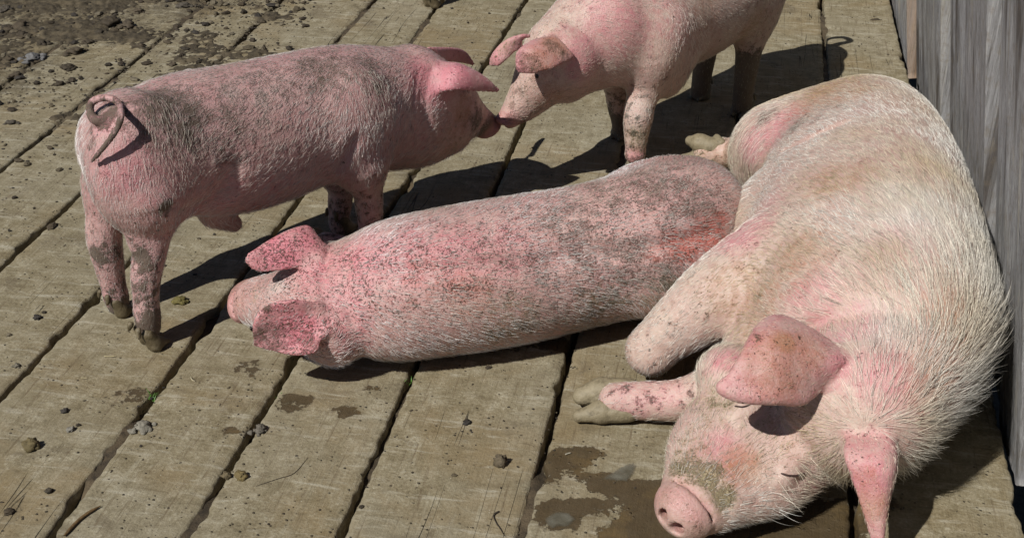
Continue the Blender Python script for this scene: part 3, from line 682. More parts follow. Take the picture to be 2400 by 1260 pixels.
PIGS['two'] = dict(base=[0.5064, 3.7993, 0.0], heading=[-0.6361, -0.7716, 0.0],
  prims=[
    {'t': 'T', 'p': [[0.7805, 4.1318, 0.47], [0.7169, 4.0546, 0.45], [0.6215, 3.9389, 0.415], [0.507, 3.8, 0.4], [0.4052, 3.6765, 0.41], [0.3289, 3.5839, 0.42], [0.2526, 3.4914, 0.43]], 'rw': [0.095, 0.145, 0.165, 0.17, 0.165, 0.15, 0.125], 'rh': [0.1, 0.15, 0.17, 0.175, 0.17, 0.16, 0.145], 'up': [[0.0, 0.0, 1.0], [0.0, 0.0, 1.0], [0.0, 0.0, 1.0], [0.0, 0.0, 1.0], [0.0, 0.0, 1.0], [0.0, 0.0, 1.0], [0.0, 0.0, 1.0]], 'n': 24, 'k': 0.04, 'flow': -1},
    {'t': 'E', 'c': [0.7405, 3.9575, 0.38], 'r': [0.115, 0.075, 0.17], 'R': [[-0.6361, -0.7716, 0.0], [-0.7716, 0.6361, 0.0], [0.0, 0.0, 1.0]], 'k': 0.045, 'flow': [-0.0, -0.0, -1.0]},
    {'t': 'E', 'c': [0.617, 4.0592, 0.38], 'r': [0.115, 0.075, 0.17], 'R': [[-0.6361, -0.7716, 0.0], [-0.7716, 0.6361, 0.0], [0.0, 0.0, 1.0]], 'k': 0.045, 'flow': [-0.0, -0.0, -1.0]},
    {'t': 'E', 'c': [0.4392, 3.5448, 0.36], 'r': [0.11, 0.055, 0.15], 'R': [[-0.6361, -0.7716, 0.0], [-0.7716, 0.6361, 0.0], [0.0, 0.0, 1.0]], 'k': 0.05, 'flow': [-0.0, -0.0, -1.0]},
    {'t': 'E', 'c': [0.2695, 3.6848, 0.36], 'r': [0.11, 0.055, 0.15], 'R': [[-0.6361, -0.7716, 0.0], [-0.7716, 0.6361, 0.0], [0.0, 0.0, 1.0]], 'k': 0.05, 'flow': [-0.0, -0.0, -1.0]},
    {'rr': [0.085, 0.073, 0.048, 0.04, 0.035, 0.0295, 0.03], 't': 'L', 'p': [[0.382, 3.5147, 0.4175], [0.3726, 3.4797, 0.3568], [0.3663, 3.4721, 0.2793], [0.3539, 3.4571, 0.2163], [0.3471, 3.4488, 0.1432], [0.3467, 3.4483, 0.0981], [0.3463, 3.4479, 0.0788]], 'k': 0.05, 'leg': 1},
    {'t': 'E', 'c': [0.3466, 3.4403, 0.1915], 'r': [0.03, 0.03, 0.04], 'R': [[-0.6361, -0.7716, 0.0], [-0.7716, 0.6361, 0.0], [0.0, 0.0, 1.0]], 'k': 0.03, 'leg': 1},
    {'rr': [0.07, 0.042, 0.036, 0.03, 0.031], 't': 'L', 'p': [[0.2973, 3.7029, 0.2757], [0.3109, 3.7193, 0.1772], [0.3209, 3.7314, 0.1049], [0.3304, 3.743, 0.045], [0.3315, 3.7443, -0.0114]], 'k': 0.03, 'leg': 1},
    {'rr': [0.085, 0.05, 0.042, 0.035, 0.032, 0.032], 't': 'L', 'p': [[0.7272, 3.9256, 0.4101], [0.7307, 3.9298, 0.289], [0.7282, 3.9268, 0.222], [0.7237, 3.9214, 0.1409], [0.7203, 3.9173, 0.0792], [0.7215, 3.9187, 0.036]], 'k': 0.03, 'leg': 1},
    {'rr': [0.08, 0.046, 0.038, 0.033, 0.03, 0.031], 't': 'L', 'p': [[0.6243, 4.0838, 0.3477], [0.6221, 4.0811, 0.2237], [0.6187, 4.077, 0.1685], [0.6131, 4.0702, 0.0993], [0.6079, 4.0639, 0.0435], [0.6072, 4.0631, 0.0116]], 'k': 0.03, 'leg': 1},
    {'t': 'T', 'p': [[0.3162, 3.5685, 0.43], [0.2025, 3.4778, 0.4], [0.1314, 3.4102, 0.37]], 'rw': [0.13, 0.115, 0.1], 'rh': [0.15, 0.14, 0.125], 'up': [[0.0, 0.0, 1.0], [0.0, 0.0, 1.0], [0.0, 0.0, 1.0]], 'n': 8, 'k': 0.05, 'flow': -1},
    {'t': 'E', 'c': [0.1204, 3.3724, 0.4086], 'r': [0.0671, 0.0716, 0.0621], 'R': [[-0.3692, -0.0856, -0.9254], [-0.3352, 0.941, 0.0467], [-0.8668, -0.3274, 0.3762]], 'k': 0.029, 'flow': [0.3692, 0.0856, 0.9254]},
    {'t': 'E', 'c': [0.1589, 3.3398, 0.3829], 'r': [0.0656, 0.0388, 0.0597], 'R': [[-0.3692, -0.0856, -0.9254], [-0.3352, 0.941, 0.0467], [-0.8668, -0.3274, 0.3762]], 'k': 0.0331, 'flow': [0.8026, 0.2494, 0.7373]},
    {'t': 'E', 'c': [0.0737, 3.3136, 0.3951], 'r': [0.0273, 0.0186, 0.0124], 'R': [[-0.3692, -0.0856, -0.9254], [-0.3352, 0.941, 0.0467], [-0.8668, -0.3274, 0.3762]], 'k': 0.0249, 'flow': [0.3692, 0.0856, 0.9254]},
    {'t': 'E', 'c': [0.0709, 3.3219, 0.3364], 'r': [0.0497, 0.0261, 0.0373], 'R': [[-0.3692, -0.0856, -0.9254], [-0.3352, 0.941, 0.0467], [-0.8668, -0.3274, 0.3762]], 'k': 0.029, 'flow': [0.3692, 0.0856, 0.9254]},
    {'t': 'E', 'c': [0.1289, 3.424, 0.3871], 'r': [0.0656, 0.0388, 0.0597], 'R': [[-0.3692, -0.0856, -0.9254], [-0.3352, 0.941, 0.0467], [-0.8668, -0.3274, 0.3762]], 'k': 0.0331, 'flow': [0.8026, 0.2494, 0.7373]},
    {'t': 'E', 'c': [0.0467, 3.3894, 0.3989], 'r': [0.0273, 0.0186, 0.0124], 'R': [[-0.3692, -0.0856, -0.9254], [-0.3352, 0.941, 0.0467], [-0.8668, -0.3274, 0.3762]], 'k': 0.0249, 'flow': [0.3692, 0.0856, 0.9254]},
    {'t': 'E', 'c': [0.0479, 3.3864, 0.3396], 'r': [0.0497, 0.0261, 0.0373], 'R': [[-0.3692, -0.0856, -0.9254], [-0.3352, 0.941, 0.0467], [-0.8668, -0.3274, 0.3762]], 'k': 0.029, 'flow': [0.3692, 0.0856, 0.9254]},
    {'t': 'T', 'p': [[0.1121, 3.3695, 0.4068], [0.0861, 3.3632, 0.348], [0.0523, 3.3536, 0.2979], [0.0177, 3.3433, 0.2589], [-0.0113, 3.3342, 0.2337]], 'rw': [0.0696, 0.0671, 0.0547, 0.041, 0.0293], 'rh': [0.0646, 0.0721, 0.0621, 0.046, 0.0298], 'up': [[-0.8668, -0.3274, 0.3762], [-0.8668, -0.3274, 0.3762], [-0.8668, -0.3274, 0.3762], [-0.8668, -0.3274, 0.3762], [-0.8668, -0.3274, 0.3762]], 'n': 14, 'k': 0.0249, 'flow': -1},
    {'t': 'T', 'p': [[0.1611, 3.3884, 0.3775], [0.1282, 3.38, 0.3108], [0.0648, 3.3594, 0.2709], [0.0351, 3.35, 0.2487]], 'rw': [0.0477, 0.0373, 0.0317, 0.0224], 'rh': [0.0348, 0.0249, 0.0261, 0.0186], 'up': [[-0.8668, -0.3274, 0.3762], [-0.8668, -0.3274, 0.3762], [-0.8668, -0.3274, 0.3762], [-0.8668, -0.3274, 0.3762]], 'n': 12, 'k': 0.0166, 'flow': -1},
    {'rr': [0.0027, 0.0027, 0.0027, 0.0027, 0.0027], 't': 'L', 'p': [[0.0403, 3.3127, 0.2232], [0.0617, 3.3094, 0.2499], [0.0905, 3.3089, 0.276], [0.1172, 3.2983, 0.2986], [0.1184, 3.2933, 0.312]], 'k': 0.012, 'sub': True},
    {'rr': [0.0027, 0.0027, 0.0027, 0.0027, 0.0027], 't': 'L', 'p': [[0.0148, 3.3842, 0.2267], [0.0302, 3.3979, 0.2543], [0.053, 3.4141, 0.2813], [0.0677, 3.4372, 0.3055], [0.0659, 3.4406, 0.3193]], 'k': 0.012, 'sub': True},
    {'rr': [0.0057, 0.0057, 0.0057, 0.0057, 0.0057, 0.0057, 0.0057, 0.0057, 0.0057, 0.0057, 0.0057, 0.0057, 0.0057, 0.0057, 0.0057, 0.0057, 0.0057, 0.0057, 0.0057], 't': 'L', 'p': [[-0.025, 3.3582, 0.2263], [-0.0322, 3.3538, 0.2284], [-0.0374, 3.3469, 0.2302], [-0.04, 3.3383, 0.2313], [-0.0397, 3.3291, 0.2316], [-0.0366, 3.3203, 0.2312], [-0.031, 3.3131, 0.23], [-0.0236, 3.3082, 0.2282], [-0.0153, 3.3063, 0.2261], [-0.007, 3.3077, 0.2237], [0.0001, 3.312, 0.2216], [0.0053, 3.3189, 0.2198], [0.008, 3.3275, 0.2187], [0.0077, 3.3367, 0.2184], [0.0046, 3.3455, 0.2188], [-0.001, 3.3528, 0.22], [-0.0084, 3.3576, 0.2218], [-0.0168, 3.3595, 0.2239], [-0.025, 3.3582, 0.2263]], 'k': 0.006, 'flow': [0.3692, 0.0856, 0.9254], 'bald': 1},
    {'t': 'E', 'c': [-0.0146, 3.3332, 0.2285], 'r': [0.0089, 0.0268, 0.0252], 'R': [[-0.3692, -0.0856, -0.9254], [-0.3352, 0.941, 0.0467], [-0.8668, -0.3274, 0.3762]], 'k': 0.008, 'flow': [0.3692, 0.0856, 0.9254], 'bald': 1},
    {'t': 'E', 'c': [-0.0171, 3.3194, 0.2186], 'r': [0.0199, 0.0083, 0.011], 'R': [[-0.45, 0.1884, -0.8729], [-0.215, 0.9259, 0.3106], [-0.8668, -0.3274, 0.3762]], 'k': 0.008, 'sub': True},
    {'t': 'E', 'c': [-0.0256, 3.3432, 0.2198], 'r': [0.0199, 0.0083, 0.011], 'R': [[-0.2573, -0.3524, -0.8998], [-0.4272, 0.8767, -0.2212], [-0.8668, -0.3274, 0.3762]], 'k': 0.008, 'sub': True},
    {'rr': [0.003, 0.003, 0.003, 0.003, 0.003, 0.003, 0.003, 0.003, 0.003, 0.003, 0.003, 0.003], 't': 'L', 'p': [[-0.0072, 3.3669, 0.2345], [-0.0183, 3.3668, 0.2389], [-0.0283, 3.3622, 0.2433], [-0.0358, 3.3536, 0.2471], [-0.0397, 3.3423, 0.2497], [-0.0396, 3.3299, 0.2508], [-0.0354, 3.3181, 0.2502], [-0.0277, 3.3086, 0.248], [-0.0176, 3.3026, 0.2446], [-0.0065, 3.301, 0.2403], [0.004, 3.3041, 0.2358], [0.0125, 3.3114, 0.2317]], 'k': 0.01, 'sub': True},
    {'t': 'E', 'c': [0.0212, 3.4074, 0.3747], 'r': [0.0134, 0.0098, 0.0054], 'R': [[-0.0962, -0.1449, -0.9848], [-0.5737, -0.8004, 0.1738], [-0.8134, 0.5816, -0.0061]], 'k': 0.01},
    {'t': 'E', 'c': [0.0172, 3.4102, 0.3746], 'r': [0.0094, 0.0047, 0.0081], 'R': [[-0.0962, -0.1449, -0.9848], [-0.5737, -0.8004, 0.1738], [-0.8134, 0.5816, -0.0061]], 'k': 0.004, 'sub': True},
    {'t': 'E', 'c': [0.0657, 3.2902, 0.369], 'r': [0.0134, 0.0098, 0.0054], 'R': [[-0.1968, 0.1375, -0.9708], [0.9443, -0.2399, -0.2254], [-0.2639, -0.961, -0.0826]], 'k': 0.01},
    {'t': 'E', 'c': [0.0644, 3.2855, 0.3686], 'r': [0.0094, 0.0047, 0.0081], 'R': [[-0.1968, 0.1375, -0.9708], [0.9443, -0.2399, -0.2254], [-0.2639, -0.961, -0.0826]], 'k': 0.004, 'sub': True},
    {'t': 'S', 'a': [[0.1048, 3.3186, 0.4639], [0.0633, 3.2814, 0.4689], [0.0282, 3.2485, 0.4612], [0.013, 3.2285, 0.4457], [0.0151, 3.2043, 0.4228]], 'b': [[0.1562, 3.2856, 0.4249], [0.133, 3.2512, 0.4248], [0.0973, 3.2154, 0.4221], [0.0538, 3.1954, 0.417], [0.0172, 3.2012, 0.4171]], 'r': 0.0055, 'k': 0.014, 'flow': [-0.594, -0.7569, -0.2725], 'ear': 1, 'bulge': [-0.006, -0.009, 0.015], 'prof': [1.0, 1.1, 0.6]},
    {'t': 'S', 'a': [[0.0443, 3.335, 0.4617], [0.0, 3.3291, 0.451], [-0.0378, 3.3258, 0.4243], [-0.0557, 3.3191, 0.3917]], 'b': [[0.0244, 3.3322, 0.436], [0.0, 3.3056, 0.4292], [-0.0309, 3.2917, 0.4041], [-0.0546, 3.3185, 0.3907]], 'r': 0.0055, 'k': 0.017, 'flow': [-0.8124, -0.1294, -0.5686], 'ear': 1, 'bulge': [-0.009, -0.006, 0.015], 'prof': [1.0, 1.0, 0.3]},
    {'rr': [0.011, 0.006], 't': 'L', 'p': [[0.5213, 3.7623, 0.235], [0.5213, 3.7623, 0.213]], 'k': 0.008},
    {'rr': [0.011, 0.006], 't': 'L', 'p': [[0.4577, 3.6851, 0.235], [0.4577, 3.6851, 0.213]], 'k': 0.008},
    {'rr': [0.016, 0.014, 0.012, 0.011, 0.01, 0.009, 0.007], 't': 'L', 'p': [[0.7932, 4.1472, 0.5], [0.8378, 4.2012, 0.52], [0.8723, 4.2117, 0.56], [0.835, 4.2294, 0.595], [0.7928, 4.2253, 0.58], [0.7992, 4.233, 0.53], [0.8273, 4.2358, 0.48]], 'k': 0.006, 'flow': [-0.0, -0.0, -1.0], 'tail': 1},
  ],
  blobs=[['pink', [0.279, 3.3733, 0.4775], 0.1004, 0.7], ['pink', [0.1883, 3.3111, 0.418], 0.0776, 0.7], ['pink', [0.2459, 3.3563, 0.4368], 0.0671, 0.6], ['ochre', [0.1088, 3.2637, 0.4637], 0.0544, 0.75], ['ochre', [0.0753, 3.2085, 0.4439], 0.0538, 0.65], ['mud', [0.1031, 3.2555, 0.4632], 0.0304, 0.6], ['mud', [0.0536, 3.1959, 0.4372], 0.0322, 0.55], ['mud', [0.0268, 3.2086, 0.4552], 0.0268, 0.4], ['mud', [0.1306, 3.2531, 0.439], 0.0218, 0.7], ['grime', [-0.0165, 3.2987, 0.4456], 0.0385, 0.5], ['pink', [0.0, 3.3062, 0.2288], 0.0397, 0.6], ['grime', [0.0447, 3.2925, 0.325], 0.0447, 0.3], ['mud', [0.0281, 3.3012, 0.2976], 0.0562, 0.35], ['ochre', [0.101, 3.3021, 0.3092], 0.0673, 0.5], ['mud', [0.0171, 3.3129, 0.2322], 0.0341, 0.6], ['mud', [0.0795, 3.3215, 0.2591], 0.0568, 0.3], ['grime', [0.3543, 3.415, 0.1321], 0.0531, 0.6], ['pale', [0.3383, 3.4125, 0.2219], 0.0467, 0.5], ['pink', [0.3451, 3.4176, 0.0793], 0.0357, 0.8], ['mud', [0.5994, 4.0385, 0.0823], 0.0954, 1.4], ['mud', [0.7233, 3.8856, 0.1127], 0.1052, 1.3], ['mud', [0.3075, 3.7237, 0.0393], 0.0769, 1.1], ['ochre', [0.7037, 3.7985, 0.3335], 0.0754, 0.5], ['ochre', [0.5283, 3.5657, 0.4489], 0.1057, 0.4], ['pink', [0.4585, 3.4644, 0.4466], 0.0802, 0.4], ['pale', [0.1452, 3.3012, 0.3394], 0.0559, 0.4], ['pink', [0.3908, 3.4402, 0.4901], 0.0906, 0.4], ['snout', [-0.0169, 3.3327, 0.2227], 0.0349, 1.0], ['lid', [0.0212, 3.4074, 0.3747], 0.017, 1.0], ['lid', [0.0657, 3.2902, 0.369], 0.017, 1.0]],
  hoofs=[[[0.3507, 3.4531, 0.0], [-0.6361, -0.7716, 0.0], 0.034, 0.05, [0.0, 0.0, 1.0], True], [[0.3354, 3.749, 0.0], [-0.6361, -0.7716, 0.0], 0.032, 0.05, [0.0, 0.0, 1.0], True], [[0.7273, 3.9257, 0.0], [-0.6361, -0.7716, 0.0], 0.034, 0.05, [0.0, 0.0, 1.0], True], [[0.6125, 4.0694, 0.0], [-0.6361, -0.7716, 0.0], 0.032, 0.05, [0.0, 0.0, 1.0], True]],
  eyes=[[[0.0236, 3.4056, 0.3747], 0.0077, [-0.8134, 0.5816, -0.0061], [-0.0962, -0.1449, -0.9848]], [[0.0665, 3.293, 0.3693], 0.0077, [-0.2639, -0.961, -0.0826], [-0.1968, 0.1375, -0.9708]]],
  lash=[],
  claws=[],
  long=[])
PIGS['three'] = dict(base=[-0.0514, 2.7952, 0.0], heading=[-0.9592, -0.2827, -0.0],
  prims=[
    {'t': 'T', 'p': [[0.4889, 2.9041, 0.15], [0.4164, 2.8278, 0.175], [0.315, 2.7359, 0.18], [0.1745, 2.6783, 0.172], [0.0286, 2.6234, 0.168], [-0.1036, 2.5767, 0.168], [-0.224, 2.544, 0.165], [-0.3171, 2.5375, 0.158], [-0.3929, 2.5465, 0.155]], 'rw': [0.1, 0.15, 0.165, 0.16, 0.164, 0.163, 0.155, 0.135, 0.105], 'rh': [0.105, 0.165, 0.186, 0.178, 0.18, 0.18, 0.172, 0.142, 0.105], 'up': [[0.2228, -0.7559, 0.6157], [0.2228, -0.7559, 0.6157], [0.2228, -0.7559, 0.6157], [0.2228, -0.7559, 0.6157], [0.2228, -0.7559, 0.6157], [0.2228, -0.7559, 0.6157], [0.2228, -0.7559, 0.6157], [0.2228, -0.7559, 0.6157], [0.2228, -0.7559, 0.6157]], 'n': 24, 'k': 0.04, 'flow': -1},
    {'t': 'E', 'c': [0.3637, 2.8675, 0.25], 'r': [0.15, 0.09, 0.06], 'R': [[-0.9592, -0.2827, -0.0], [0.2827, -0.9592, 0.0], [0.0, 0.0, 1.0]], 'k': 0.06},
    {'t': 'E', 'c': [0.3906, 2.7578, 0.27], 'r': [0.12, 0.07, 0.06], 'R': [[-0.9592, -0.2827, -0.0], [0.2827, -0.9592, 0.0], [0.0, 0.0, 1.0]], 'k': 0.05},
    {'t': 'E', 'c': [0.3723, 2.6126, 0.15], 'r': [0.13, 0.06, 0.09], 'R': [[-0.9592, -0.2827, -0.0], [0.2827, -0.9592, 0.0], [0.0, 0.0, 1.0]], 'k': 0.05},
    {'t': 'E', 'c': [-0.2198, 2.5282, 0.25], 'r': [0.1, 0.07, 0.05], 'R': [[-0.9592, -0.2827, -0.0], [0.2827, -0.9592, 0.0], [0.0, 0.0, 1.0]], 'k': 0.05},
    {'t': 'E', 'c': [-0.2479, 2.4702, 0.13], 'r': [0.12, 0.06, 0.08], 'R': [[-0.9592, -0.2827, -0.0], [0.2827, -0.9592, 0.0], [0.0, 0.0, 1.0]], 'k': 0.05},
    {'rr': [0.06, 0.04, 0.03, 0.028], 't': 'L', 'p': [[0.3039, 2.9813, 0.11], [0.2948, 3.0829, 0.07], [0.1955, 3.137, 0.045], [0.121, 3.1776, 0.04]], 'k': 0.03, 'leg': 1},
    {'rr': [0.06, 0.04, 0.03, 0.028], 't': 'L', 'p': [[-0.2862, 2.789, 0.11], [-0.2953, 2.8906, 0.07], [-0.3946, 2.9447, 0.045], [-0.4691, 2.9853, 0.04]], 'k': 0.03, 'leg': 1},
    {'t': 'E', 'c': [-0.3835, 2.4587, 0.1545], 'r': [0.0849, 0.0981, 0.0786], 'R': [[-0.5969, 0.6332, -0.4928], [0.476, 0.7739, 0.4178], [-0.6459, -0.0148, 0.7633]], 'k': 0.0367, 'flow': [0.5969, -0.6332, 0.4928]},
    {'t': 'E', 'c': [-0.3957, 2.4218, 0.0899], 'r': [0.0588, 0.0348, 0.0535], 'R': [[-0.5969, 0.6332, -0.4928], [0.476, 0.7739, 0.4178], [-0.6459, -0.0148, 0.7633]], 'k': 0.0419, 'flow': [0.9198, -0.6257, 0.1112]},
    {'t': 'E', 'c': [-0.4807, 2.4428, 0.1625], 'r': [0.0346, 0.0236, 0.0157], 'R': [[-0.5969, 0.6332, -0.4928], [0.476, 0.7739, 0.4178], [-0.6459, -0.0148, 0.7633]], 'k': 0.0315, 'flow': [0.5969, -0.6332, 0.4928]},
    {'t': 'E', 'c': [-0.4999, 2.4934, 0.1102], 'r': [0.0629, 0.0308, 0.044], 'R': [[-0.5969, 0.6332, -0.4928], [0.476, 0.7739, 0.4178], [-0.6459, -0.0148, 0.7633]], 'k': 0.0367, 'flow': [0.5969, -0.6332, 0.4928]},
    {'t': 'E', 'c': [-0.3373, 2.5167, 0.1412], 'r': [0.0588, 0.0348, 0.0535], 'R': [[-0.5969, 0.6332, -0.4928], [0.476, 0.7739, 0.4178], [-0.6459, -0.0148, 0.7633]], 'k': 0.0419, 'flow': [0.9198, -0.6257, 0.1112]},
    {'t': 'E', 'c': [-0.4282, 2.5282, 0.2087], 'r': [0.0346, 0.0236, 0.0157], 'R': [[-0.5969, 0.6332, -0.4928], [0.476, 0.7739, 0.4178], [-0.6459, -0.0148, 0.7633]], 'k': 0.0315, 'flow': [0.5969, -0.6332, 0.4928]},
    {'t': 'E', 'c': [-0.4551, 2.5661, 0.1495], 'r': [0.0629, 0.0308, 0.044], 'R': [[-0.5969, 0.6332, -0.4928], [0.476, 0.7739, 0.4178], [-0.6459, -0.0148, 0.7633]], 'k': 0.0367, 'flow': [0.5969, -0.6332, 0.4928]},
    {'t': 'T', 'p': [[-0.403, 2.4684, 0.1587], [-0.4662, 2.5178, 0.1392], [-0.5264, 2.5673, 0.116], [-0.5787, 2.6129, 0.0912], [-0.5976, 2.6308, 0.0796]], 'rw': [0.09, 0.0973, 0.0716, 0.0601, 0.059], 'rh': [0.0629, 0.0727, 0.0572, 0.0476, 0.044], 'up': [[-0.6459, -0.0148, 0.7633], [-0.6459, -0.0148, 0.7633], [-0.6459, -0.0148, 0.7633], [-0.6459, -0.0148, 0.7633], [-0.6459, -0.0148, 0.7633]], 'n': 12, 'k': 0.0315, 'flow': -1},
    {'t': 'T', 'p': [[-0.3502, 2.4696, 0.0963], [-0.4175, 2.5291, 0.0628], [-0.5, 2.5781, 0.066], [-0.54, 2.6036, 0.0644]], 'rw': [0.0654, 0.0511, 0.0374, 0.0264], 'rh': [0.044, 0.0315, 0.0308, 0.022], 'up': [[-0.6459, -0.0148, 0.7633], [-0.6459, -0.0148, 0.7633], [-0.6459, -0.0148, 0.7633], [-0.6459, -0.0148, 0.7633]], 'n': 12, 'k': 0.021, 'flow': -1},
    {'rr': [0.0035, 0.0035, 0.0035, 0.0035, 0.0035], 't': 'L', 'p': [[-0.5806, 2.5859, 0.0269], [-0.5559, 2.5513, 0.0355], [-0.5237, 2.5148, 0.039], [-0.5035, 2.4734, 0.0379], [-0.5011, 2.4589, 0.0483]], 'k': 0.012, 'sub': True},
    {'rr': [0.0035, 0.0035, 0.0035, 0.0035, 0.0035], 't': 'L', 'p': [[-0.5342, 2.6612, 0.0675], [-0.4987, 2.6443, 0.0857], [-0.4556, 2.6255, 0.0988], [-0.4136, 2.6196, 0.1169], [-0.4058, 2.6139, 0.132]], 'k': 0.012, 'sub': True},
    {'rr': [0.0078, 0.0078, 0.0078, 0.0078, 0.0078, 0.0078, 0.0078, 0.0078, 0.0078, 0.0078, 0.0078, 0.0078, 0.0078, 0.0078, 0.0078, 0.0078, 0.0078, 0.0078, 0.0078], 't': 'L', 'p': [[-0.5844, 2.6674, 0.0916], [-0.5944, 2.6662, 0.0994], [-0.6054, 2.6614, 0.1044], [-0.6162, 2.6537, 0.1058], [-0.6254, 2.6439, 0.1034], [-0.6319, 2.6332, 0.0977], [-0.635, 2.623, 0.0892], [-0.6343, 2.6144, 0.079], [-0.6298, 2.6085, 0.0683], [-0.6221, 2.6061, 0.0584], [-0.6121, 2.6073, 0.0506], [-0.6011, 2.6121, 0.0456], [-0.5903, 2.6198, 0.0442], [-0.5811, 2.6296, 0.0466], [-0.5746, 2.6402, 0.0523], [-0.5715, 2.6505, 0.0608], [-0.5722, 2.659, 0.071], [-0.5767, 2.6649, 0.0817], [-0.5844, 2.6674, 0.0916]], 'k': 0.006, 'flow': [0.5969, -0.6332, 0.4928], 'bald': 1},
    {'t': 'E', 'c': [-0.6004, 2.6337, 0.0773], 'r': [0.0113, 0.0396, 0.0373], 'R': [[-0.5969, 0.6332, -0.4928], [0.476, 0.7739, 0.4178], [-0.6459, -0.0148, 0.7633]], 'k': 0.008, 'flow': [0.5969, -0.6332, 0.4928], 'bald': 1},
    {'t': 'E', 'c': [-0.6202, 2.6282, 0.0654], 'r': [0.0252, 0.0123, 0.0162], 'R': [[-0.4349, 0.8288, -0.352], [0.6274, 0.5593, 0.5418], [-0.6459, -0.0148, 0.7633]], 'k': 0.008, 'sub': True},
    {'t': 'E', 'c': [-0.6025, 2.6571, 0.081], 'r': [0.0252, 0.0123, 0.0162], 'R': [[-0.7085, 0.3841, -0.5921], [0.2844, 0.9232, 0.2586], [-0.6459, -0.0148, 0.7633]], 'k': 0.008, 'sub': True},
    {'rr': [0.0038, 0.0038, 0.0038, 0.0038, 0.0038, 0.0038, 0.0038, 0.0038, 0.0038, 0.0038, 0.0038, 0.0038], 't': 'L', 'p': [[-0.5568, 2.6588, 0.0854], [-0.5649, 2.6629, 0.1004], [-0.5767, 2.6617, 0.1133], [-0.5907, 2.6554, 0.122], [-0.6049, 2.6447, 0.1255], [-0.6172, 2.6313, 0.1232], [-0.6261, 2.617, 0.1155], [-0.6301, 2.6037, 0.1034], [-0.6288, 2.5934, 0.0886], [-0.6224, 2.5875, 0.0732], [-0.6117, 2.5868, 0.0594], [-0.5983, 2.5914, 0.0491]], 'k': 0.01, 'sub': True},
    {'rr': [0.0014, 0.004, 0.004, 0.004, 0.004, 0.004, 0.004, 0.0014], 't': 'L', 'p': [[-0.2646, 2.4181, 0.2695], [-0.1761, 2.4172, 0.2781], [-0.0709, 2.4383, 0.2786], [0.0358, 2.4679, 0.2705], [0.1451, 2.5052, 0.2645], [0.257, 2.5407, 0.2599], [0.3515, 2.5682, 0.262], [0.4314, 2.6143, 0.262]], 'k': 0.035, 'sub': True},
    {'rr': [0.001, 0.003, 0.003, 0.001], 't': 'L', 'p': [[-0.3926, 2.5255, 0.2619], [-0.3989, 2.4632, 0.2443], [-0.3917, 2.4035, 0.2168], [-0.3747, 2.3716, 0.174]], 'k': 0.02, 'sub': True},
    {'rr': [0.001, 0.003, 0.003, 0.001], 't': 'L', 'p': [[-0.3668, 2.505, 0.2729], [-0.375, 2.4539, 0.2495], [-0.3694, 2.4027, 0.2173], [-0.3534, 2.3766, 0.171]], 'k': 0.02, 'sub': True},
    {'rr': [0.001, 0.003, 0.003, 0.001], 't': 'L', 'p': [[-0.3417, 2.4867, 0.2827], [-0.3515, 2.4457, 0.2541], [-0.3473, 2.4033, 0.2169], [-0.3321, 2.3825, 0.1674]], 'k': 0.02, 'sub': True},
    {'t': 'E', 'c': [-0.4448, 2.5774, 0.2112], 'r': [0.0153, 0.0108, 0.0062], 'R': [[-0.4892, 0.4948, -0.7182], [-0.8671, -0.3644, 0.3396], [-0.0937, 0.7889, 0.6073]], 'k': 0.008},
    {'t': 'C', 'a': [-0.4365, 2.5688, 0.2232], 'b': [-0.438, 2.575, 0.2207], 'ra': 0.0045, 'rb': 0.0045, 'k': 0.004, 'sub': True},
    {'t': 'C', 'a': [-0.438, 2.575, 0.2207], 'b': [-0.4401, 2.5798, 0.2175], 'ra': 0.0045, 'rb': 0.0045, 'k': 0.004, 'sub': True},
    {'t': 'C', 'a': [-0.4401, 2.5798, 0.2175], 'b': [-0.4426, 2.5833, 0.2138], 'ra': 0.0045, 'rb': 0.0045, 'k': 0.004, 'sub': True},
    {'t': 'C', 'a': [-0.4426, 2.5833, 0.2138], 'b': [-0.4456, 2.5854, 0.2094], 'ra': 0.0045, 'rb': 0.0045, 'k': 0.004, 'sub': True},
    {'t': 'C', 'a': [-0.4456, 2.5854, 0.2094], 'b': [-0.4491, 2.5862, 0.2044], 'ra': 0.0045, 'rb': 0.0045, 'k': 0.004, 'sub': True},
    {'t': 'C', 'a': [-0.4491, 2.5862, 0.2044], 'b': [-0.4531, 2.5856, 0.1988], 'ra': 0.0045, 'rb': 0.0045, 'k': 0.004, 'sub': True},
    {'t': 'E', 'c': [-0.527, 2.4437, 0.139], 'r': [0.0153, 0.0108, 0.0062], 'R': [[-0.3464, 0.727, -0.5929], [0.3409, -0.4912, -0.8015], [-0.8739, -0.4798, -0.0777]], 'k': 0.008},
    {'t': 'C', 'a': [-0.5209, 2.4314, 0.1491], 'b': [-0.5265, 2.4348, 0.1469], 'ra': 0.0045, 'rb': 0.0045, 'k': 0.004, 'sub': True},
    {'t': 'C', 'a': [-0.5265, 2.4348, 0.1469], 'b': [-0.5307, 2.4384, 0.1442], 'ra': 0.0045, 'rb': 0.0045, 'k': 0.004, 'sub': True},
    {'t': 'C', 'a': [-0.5307, 2.4384, 0.1442], 'b': [-0.5334, 2.4424, 0.1411], 'ra': 0.0045, 'rb': 0.0045, 'k': 0.004, 'sub': True},
    {'t': 'C', 'a': [-0.5334, 2.4424, 0.1411], 'b': [-0.5346, 2.4466, 0.1375], 'ra': 0.0045, 'rb': 0.0045, 'k': 0.004, 'sub': True},
    {'t': 'C', 'a': [-0.5346, 2.4466, 0.1375], 'b': [-0.5344, 2.4512, 0.1335], 'ra': 0.0045, 'rb': 0.0045, 'k': 0.004, 'sub': True},
